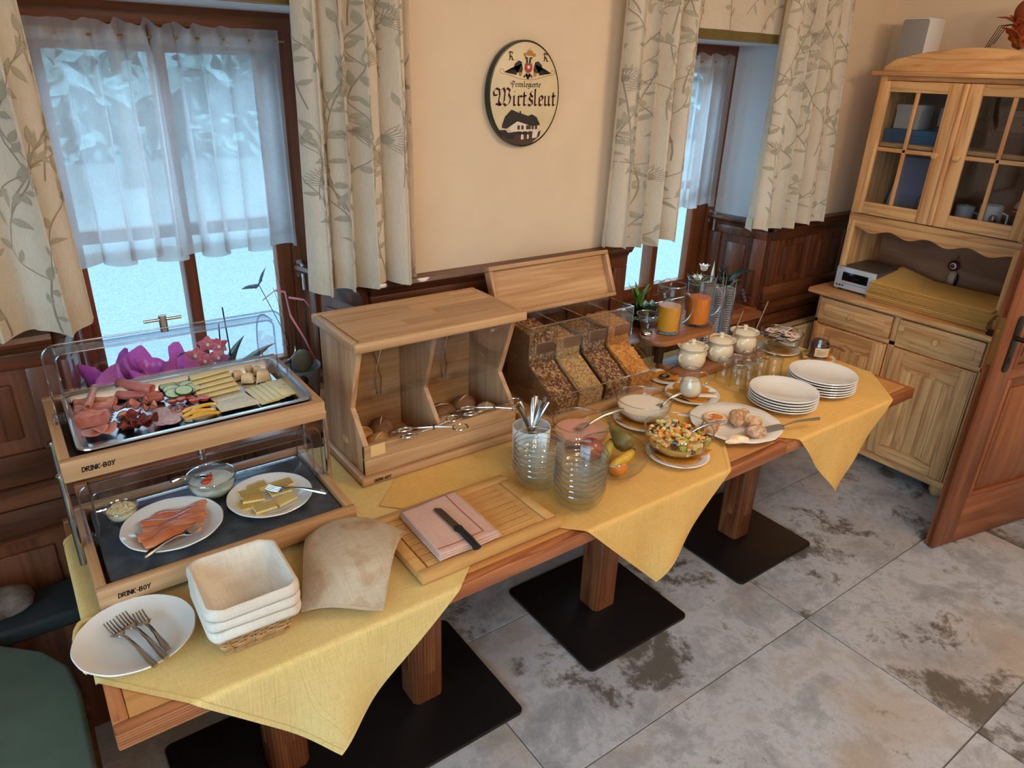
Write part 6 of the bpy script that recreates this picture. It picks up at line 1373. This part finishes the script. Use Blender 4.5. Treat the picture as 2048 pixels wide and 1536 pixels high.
# ---- racks of small glass dishes
rk = thing('glass_rack', 'chrome rod rack holding three tall stacks of glass dishes', 'rack', (2.47, 1.845, ZT))
W(MB().prism(rrect(2.362,2.580,1.805,1.881,.02), ZT, ZT+.004), 'base', M_CHROME, rk, bevel=.001)
SX3 = ((2.402,1.848,.268),(2.470,1.850,.252),(2.540,1.848,.235))
m = MB()
for (x, y, h) in SX3:
    for a in (.4, 2.5, 4.6): m = MB().tube([(x+.0325*math.cos(a), y+.0305*math.sin(a), ZT+.004),(x+.0325*math.cos(a), y+.0305*math.sin(a), ZT+h+.055)], .0019, 6); W(m, 'rod', M_CHROME, rk)
dm = None; rm = None; labs = ('small glass dish in the left stack of the chrome rack','small glass dish in the middle stack of the chrome rack','small glass dish in the right stack of the chrome rack')
M_DRIM = glass('dish edge', (.88,.93,.97), 1.3, .08, .38)
M_DISH = glass('dish glass', (.975,.985,.99), 1.3, .06, .02, .02)
for j, (x, y, h) in enumerate(SX3):
    n = int(h/.0105)
    for k in range(n):
        if dm is None: dm = MB().lathe([(0,0),(.018,0),(.0275,.010),(.0282,.0135),(.0268,.0135),(.0172,.003),(0,.003)], 22).build('glass_dish', M_DISH, loc=(x,y,ZT+.005)); o = dm
        else: o = dm.copy(); col.objects.link(o)
        if rm is None: rm = MB().tube([(.0278*math.cos(2*PI*i/22), .0278*math.sin(2*PI*i/22), .0128) for i in range(23)], .0016, 5, False).build('rim', M_DRIM, o)
        else: q = rm.copy(); col.objects.link(q); q.parent = o
        o.location = (x, y, ZT+.005+.0105*k); tag(o, labs[j], 'dish', 'small glass dishes in rack stack %s' % ('one','two','three')[j])
# ---- bowl of portion packs
p = Vector((2.652, 1.630, ZT)); plate('plate', 'white plate with orange napkin under the bowl of portion packs', p.x, p.y, ZT, .088, deep=.012); napkin('orange napkin under the bowl of portion packs', p.x, p.y, ZT+.006, .125, .3, 8)
t = gbowl('serving_bowl', 'glass bowl filled with small foil portion packs', p.x, p.y, ZT+.010, .090, .078, .045); M_PACK = plain('pack foil', (226,214,196), .3); M_PACKD = plain('pack tub', (70,46,34), .35); M_PACKR = plain('pack red print', (170,48,36), .5); M_PACKB = plain('pack dark border', (58,44,40), .5)
rnd = random.Random(21)
for k in range(22):
    a = k*2.4; r = (.054 if k > 9 else .030) if k else 0; zz = ZT+.046+.008*(k//5)+(.014 if r < .04 else 0); q = Vector((p.x+r*math.cos(a), p.y+r*math.sin(a), zz))
    t = thing('portion_pack', 'foil portion pack with red print heaped in the glass bowl', 'portion pack', q, rnd.uniform(0,3), 'portion packs in the bowl'); t.rotation_euler = (rnd.uniform(-.4,.4), rnd.uniform(-.4,.4), rnd.uniform(0,3))
    m = MB().box(-.017,.017,-.014,.014,0,.009); [setattr(m.v[i], 'x', m.v[i].x*.8) for i in range(4)]; m.build('tub', M_PACKD, t, bevel=.001)
    MB().prism([(-.020,-.012),(-.015,-.017),(.015,-.017),(.020,-.012),(.020,.012),(.015,.017),(-.015,.017),(-.020,.012)], .009, .0098).build('foil_lid', M_PACK, t)
    MB().box(-.014,.014,-.0115,-.0095,.0099,.0101).build('print', M_PACKB, t, flat=True); MB().box(-.012,.012,.001,.006,.0099,.0101).build('print', M_PACKR, t, flat=True); MB().box(-.010,.010,-.006,-.002,.0099,.0101).build('print', M_PACKR, t, flat=True)
# ---- jam jar
p = Vector((2.712, 1.482, ZT)); plate('saucer', 'white saucer with orange napkin under the jam jar', p.x+.004, p.y-.004, ZT, .066, deep=.010); napkin('orange napkin under the jam jar', p.x, p.y, ZT+.005, .115, .55, 9)
t = thing('jam_jar', 'open glass jar of dark jam with cream label', 'jar', (p.x, p.y, ZT+.009)); MB().lathe([(0,0),(.036,0),(.040,.006),(.040,.066),(.033,.080),(.033,.096),(.0305,.096),(.0305,.080),(.0375,.066),(.0375,.008),(0,.004)], 36).build('glass_wall', M_GLASS, t, sharp=60)
MB().lathe([(0,.0045),(.0370,.008),(.0370,.066),(.0310,.076),(0,.076)], 32).build('jam', plain('dark jam', (74,20,16), .15, coat=.5), t)
m = MB().grid(lambda u, v: Vector((.0406*math.cos(PI*1.05+u*PI*.95), .0406*math.sin(PI*1.05+u*PI*.95), .014+.038*v)), 20, 1); m.build('label', plain('jar label', (232,214,180), .6), t, flat=True)
m = MB()
for k in range(4): m.grid(lambda u, v: Vector((.0409*math.cos(PI*1.12+u*PI*.30), .0409*math.sin(PI*1.12+u*PI*.30), .042-.006*k+.0018*v)), 8, 1)
m.build('label_text', plain('label text', (120,100,84), .6), t, flat=True)
m = MB().grid(lambda u, v: Vector((.0409*math.cos(PI*1.58+u*PI*.30), .0409*math.sin(PI*1.58+u*PI*.30), .016+.030*v*(.4+.6*abs(math.sin(9*u))))), 16, 1); m.build('label_picture', plain('label orange', (206,132,60), .6), t, flat=True)
a = Vector((p.x-.010, p.y, ZT+.070)); b = P(1688,704,ZT+.105); utensil('jam_spoon', 'spoon with wooden handle resting in the jam jar', 'spoon', spoon_m((b-a).length, .010), a, b, mt=wood('spoon handle', (150,92,56), (110,62,36), 'x', 30))
# ---- radiator by the hutch
ra_ = thing('radiator', 'cream panel radiator between the wainscot and the sideboard', 'radiator', (3.44, 2.03, 0.0)); M_RAD = plain('radiator cream', (214,190,146), .4)
for k in range(12): W(MB().box(3.185+.052*k, 3.185+.052*k+.044, 1.985, 2.060, .10, .615), 'column', M_RAD, ra_, bevel=.012)
W(MB().box(3.180, 3.815, 1.982, 2.063, .612, .628), 'top_grille', M_RAD, ra_, bevel=.004)
for k in range(20): W(MB().box(3.20+.03*k, 3.222+.03*k, 2.000, 2.012, .6275, .6290), 'grille_slot', M_BLACK, ra_)
for x in (3.22, 3.78): W(MB().box(x-.01, x+.01, 2.01, 2.04, 0, .10), 'foot', M_RAD, ra_)
W(MB().tube([(3.80,2.02,.12),(3.825,2.02,.12),(3.83,2.02,0)], .009, 8), 'pipe', M_RAD, ra_)
# ================================================================== WINDOW SILL DECORATION
M_LG = plain('leaf green', (70,104,56), .45, var=.35, vscale=8); M_LD = plain('leaf dark green', (44,62,50), .4, var=.3); M_PK = cloth('pink tissue', (240,150,224), (230,130,210), translucent=.5, weave=200); M_PK2 = cloth('pale pink tissue', (230,164,214), (220,150,204), translucent=.45, weave=200); M_BLOS = plain('pink blossom', (236,116,146), .5, c2=(246,176,190), vscale=30); M_WHT = plain('white petal', (236,236,230), .5); M_SOIL = plain('soil', (58,46,38), .9)
def sill(px, py, y): 
    d = RX*((px-1024)/F_PX)+RY*((py-768)/F_PX)+RZ; return CAM+d*(y/d.y)
def leaf_at(t, base, az, tilt, L, w_, curl, mt, nm='leaf'):
    m = leafshape(L, w_, curl); m.xf(0, Matrix.Translation(base) @ Matrix.Rotation(az, 4, 'Z') @ Matrix.Rotation(-tilt, 4, 'Y')); return m.build(nm, mt, t, thick=.0012)
def tissue_pot(label, x, y, r, h, mt, seed):
    t = thing('wrapped_pot_plant', label, 'pot plant', (x, y, SILL+.001)); rnd = random.Random(seed)
    MB().lathe([(0,0),(.035,0),(.045,.07),(.041,.07),(0,.062)], 20).build('pot', plain('pot %d' % seed, (150,130,120), .6), t)
    def fn(u, v): a = 2*PI*u; fl = 1+.35*math.sin(5*a+seed)*v*v+.2*math.sin(9*a+2*seed)*v*v; return Vector(((.046+(r-.046)*v**1.4)*fl*math.cos(a), (.046+(r-.046)*v**1.4)*fl*math.sin(a)*.75, h*v*(1+.18*math.sin(4*a+seed*3)*v)))
    MB().grid(fn, 48, 12, True).build('tissue_wrap', mt, t, sharp=180, thick=.0008)
    MB().lathe([(0,.066),(.04,.066)], 16).build('soil', M_SOIL, t, flat=True)
    return t
t = tissue_pot('pot plant in magenta tissue at the left of the left window sill', .210, 2.225, .085, .235, M_PK, 1)
for k in range(4): leaf_at(t, (.0,0,.09), -.5+1.5*k, 1.15-.2*k, .17, .030, .03, M_LD)
leaf_at(t, (.02,-.02,.12), -.8, 1.0, .13, .028, .03, M_LG)
t = tissue_pot('pot plant in bright magenta tissue beside it on the left sill', .310, 2.215, .085, .250, M_PK, 2)
m = MB().tube([(0,0,.1),(.02,-.01,.20),(.045,-.02,.255),(.075,-.03,.275)], .0016, 6); m.build('stem', M_LD, t); leaf_at(t, (.060,-.025,.268), -.2, .3, .022, .006, .004, M_LD, 'bud'); leaf_at(t, (.042,-.02,.258), .3, .1, .02, .006, .004, M_LD, 'bud')
t = tissue_pot('pot plant in pale pink tissue near the window post', .405, 2.23, .085, .200, M_PK2, 3)
for k in range(3): leaf_at(t, (0,0,.07), .6+1.9*k, .9, .12, .024, .02, M_LD)
t = thing('orchid', 'pink flowered orchid with dark leaves on the left sill', 'orchid', (.515, 2.24, SILL+.001)); MB().lathe([(0,0),(.036,0),(.046,.12),(.042,.12),(0,.11)], 20).build('pot', plain('orchid pot', (96,92,90), .5), t)
m = MB()
for sx_ in (-.01, .012): m.tube([(sx_,0,.07),(sx_*1.2,0,.25),(sx_*.8,0,.38 if sx_ > 0 else .33)], .0022, 6)
m.build('stake', M_IRON, t)
for k, (dx, dz) in enumerate(((-.095,.245),(-.055,.275),(-.022,.262),(-.07,.222),(-.028,.225))):
    for j in range(5):
        a = 2*PI*j/5+k; q = leafshape(.034, .013, .006); q.xf(0, Matrix.Translation((dx,-.02,dz)) @ Matrix.Rotation(-PI/2+.3,4,'X') @ Matrix.Rotation(a,4,'Z')); q.build('petal', M_BLOS, t, thick=.0008)
    MB().ell((dx,-.026,dz),(.006,.006,.006),10,6).build('blossom_heart', M_WHT, t)
for (az, ti, L) in ((.0,.62,.20),(.35,.45,.18),(3.0,.9,.12),(-.8,.8,.12),(-2.2,.7,.11),(.2,1.15,.17)): leaf_at(t, (0,0,.115), az, ti, L, .030, .03, M_LD)
# woven planter at the right end
t = thing('woven_planter', 'grey woven planter with black bow and dried grasses behind the bread box', 'planter', (.735, 2.205, SILL+.001)); M_WOV = plain('grey weave', (128,122,116), .8, bmp=1.0, bscale=160)
MB().lathe([(0,0),(.060,0),(.074,.15),(.069,.15),(.056,.006),(0,.006)], 28).build('basket', M_WOV, t); MB().lathe([(0,.140),(.068,.140)], 20).build('soil', M_SOIL, t, flat=True)
M_BOW = plain('black satin', (26,26,30), .35)
for s_ in (-1, 1): MB().grid(lambda u, v: Vector((-.02+s_*.05*math.sin(PI*u)*(.4+.6*u), -.075-.02*math.sin(PI*u), .13-.11*u+.03*(v-.5)*(.4+u))), 10, 4).build('bow_loop', M_BOW, t, thick=.002)
MB().ell((-.02,-.085,.125),(.022,.016,.020)).build('bow_knot', M_BOW, t)
MB().ell((.0,-.05,.185),(.036,.030,.038),16,8).build('seed_pod', plain('dry pod', (104,96,78), .7, var=.2), t)
rnd = random.Random(4); m = MB()
for k in range(16):
    a = rnd.uniform(0,6.28); h = rnd.uniform(.22,.42); m.tube([(.02*math.cos(a),.02*math.sin(a),.13),(.04*math.cos(a),.03*math.sin(a),.13+h*.6),(.06*math.cos(a)+rnd.uniform(-.02,.02),.03*math.sin(a),.13+h)], [.0012,.001,.0006], 5)
m.build('dried_grass', M_BARK, t)
m = MB(); q = [(-.10,-.02,.40),(-.06,-.03,.43),(-.03,-.03,.42),(-.02,-.03,.34),(.02,-.035,.25),(.05,-.04,.16)]
m.ribbon(q, [(.0022,0,.0032)]*len(q)); q = [(-.02,-.03,.40),(.03,-.03,.385),(.045,-.03,.36)]; m.ribbon(q, [(.0,0,.0036)]*3); m.build('pink_ribbon', plain('ribbon pink', (230,150,174), .5), t, thick=.0008)
MB().tube([(-.075+.055*math.cos(k*PI/12), -.05+.01*math.sin(k*PI/12), .24+.045*math.sin(k*PI/12)) for k in range(12, 25)], .0022, 6).build('wire_loop', M_CHROME, t)
for (dx, dz) in ((-.055,.262),(-.005,.215)): MB().ell((dx,-.055,dz),(.010,.010,.014),10,7).build('glass_drop', M_BOWLG, t)
b0 = sill(517, 568, 2.2); t = thing('butterfly_pick', 'blue butterfly on a thin stick in front of the left window', 'butterfly pick', (b0.x+.075, 2.2, SILL+.001)); L0 = Vector((b0.x, 2.2, b0.z))-Vector(t.location)
MB().tube([(0,0,0),(0,0,.25),L0], .0012, 5).build('stick', M_IRON, t); M_BFLY = plain('butterfly blue', (96,130,150), .5, c2=(50,70,86), vscale=40)
for s_ in (-1, 1):
    m = leafshape(.058, .020, .004); m.xf(0, Matrix.Translation(L0) @ Matrix.Rotation(PI+.2 if s_ < 0 else -.3,4,'Z') @ Matrix.Rotation(.1 if s_ < 0 else -1.1,4,'Y')); m.build('wing', M_BFLY, t, thick=.0008)
MB().tube([L0+Vector((-.012,-.004,-.012)), L0+Vector((.012,0,.012))], .0022, 6).build('body', M_IRON, t)
MB().lathe([(0,0),(.02,0),(.016,.02),(0,.022)], 14).build('weight', M_CHROME, t)
# right sill
t = thing('evergreen_arrangement', 'evergreen arrangement with pine cone and wire rings on the right sill', 'arrangement', (2.43, 2.215, SILL+.001)); rnd = random.Random(8)
MB().lathe([(0,0),(.07,0),(.085,.035),(.08,.035),(0,.028)], 24, sx=1.3).build('dish', plain('dark dish', (58,50,46), .5), t)
for k in range(34):
    a = rnd.uniform(0,6.28); leaf_at(t, (.05*math.cos(a)*1.3,.05*math.sin(a)*.8,.035), a+rnd.uniform(-.5,.5), rnd.uniform(.1,1.2), rnd.uniform(.07,.13), rnd.uniform(.012,.022), .015, M_LG if k % 2 else M_LD)
for k in range(6): leaf_at(t, (-.06,0,.05), 1.2+k, 1.2, .16, .016, .02, plain('bright leaf %d' % k, (96,150,60), .45), 'leaf')
m = MB()
for j in range(7):
    for i in range(8): a = 2*PI*(i+.5*j)/8; r = .018*math.sin(PI*(j+1.2)/8.6); m.ell((r*math.cos(a)-.02, r*math.sin(a)-.05, .055+.008*j), (.007,.007,.004), 6, 4)
m.build('pine_cone', plain('cone', (62,42,34), .7), t)
for k, dx in enumerate((.03,.095)): MB().tube([(dx+.036*math.cos(q*PI/14), -.02, .175+.036*math.sin(q*PI/14)) for q in range(29)], .0013, 5).build('wire_ring', (plain('gold wire', (170,140,90), .3, 1), M_CHROME)[k], t)
m = MB()
for k in range(26): a = rnd.uniform(0,6.28); r = rnd.uniform(.0,.03); m.ell((.07+r*math.cos(a), -.03+.4*r*math.sin(a), .10+r*1.4*math.sin(a*2)), (.008,.006,.006), 6, 4)
m.build('silver_beads', plain('silver leafing', (176,190,206), .35, .3), t)
t = thing('white_flower_plant', 'white flowered plant with long dark leaves on the right sill', 'pot plant', (2.80, 2.235, SILL+.001)); MB().lathe([(0,0),(.045,0),(.058,.09),(.053,.09),(0,.08)], 22).build('pot', plain('red glazed pot', (110,46,48), .3), t); MB().lathe([(0,.082),(.053,.082)], 18).build('soil', M_SOIL, t, flat=True)
for k in range(14): a = 2*PI*k/14; leaf_at(t, (0,0,.08), a, .7+.3*(k % 3), .12, .018, .02, M_LG if k % 3 else M_LD)
for k in range(7): a = 2*PI*k/7; leaf_at(t, (.01,-.02,.205), a, .9, .045, .016, .008, M_WHT, 'petal')
for k in range(5): a = 2*PI*k/5; leaf_at(t, (-.03,-.02,.165), a, .6, .04, .014, .006, M_WHT, 'petal')
leaf_at(t, (.105,0,.12), .2, 1.5, .12, .007, .0, M_WHT, 'spathe'); MB().tube([(0,0,.08),(.01,-.02,.205)], .002, 6).build('stem', M_LG, t)
t = thing('hanging_leaf_plant', 'dark long-leaved plant at the right end of the right sill', 'pot plant', (2.965, 2.20, SILL+.001)); MB().lathe([(0,0),(.038,0),(.048,.08),(.044,.08),(0,.07)], 22).build('pot', plain('brown pot', (92,62,50), .5), t); MB().lathe([(0,.072),(.044,.072)], 18).build('soil', M_SOIL, t, flat=True)
for k in range(13): a = .4+.48*k; leaf_at(t, (0,0,.075), a, (.4+.35*(k % 4)), .14, .016, .03, M_LD if k % 4 else plain('grey leaf', (120,130,130), .5))
for (az, L) in ((-.4,.19),(-.15,.18)): leaf_at(t, (.01,-.01,.10), az, .45, L, .020, .05, M_LD)
for k in range(4): MB().ell((.10+.012*k,-.05,.085-.02*k),(.009,.008,.011),8,6).build('bud', plain('violet bud %d' % k, (112,84,112), .5), t)
# boarding under the sills
for k, n in enumerate((N1, N2)):
    t = struct('trim_%d' % (10+k), ('dark wood boarding under the left window sill', 'dark wood boarding under the right window sill')[k], 'wainscot')
    MB().box(n[0], n[1], WY-.012, WY, 0, SILL-.036).build('backing', M_WAINS, t)
    for a in range(4):
        w_ = (n[1]-n[0])/4; MB().box(n[0]+w_*a+.02, n[0]+w_*(a+1)-.02, WY-.026, WY-.010, .06, SILL-.05).build('raised_panel', M_WAINS, t, bevel=.008)
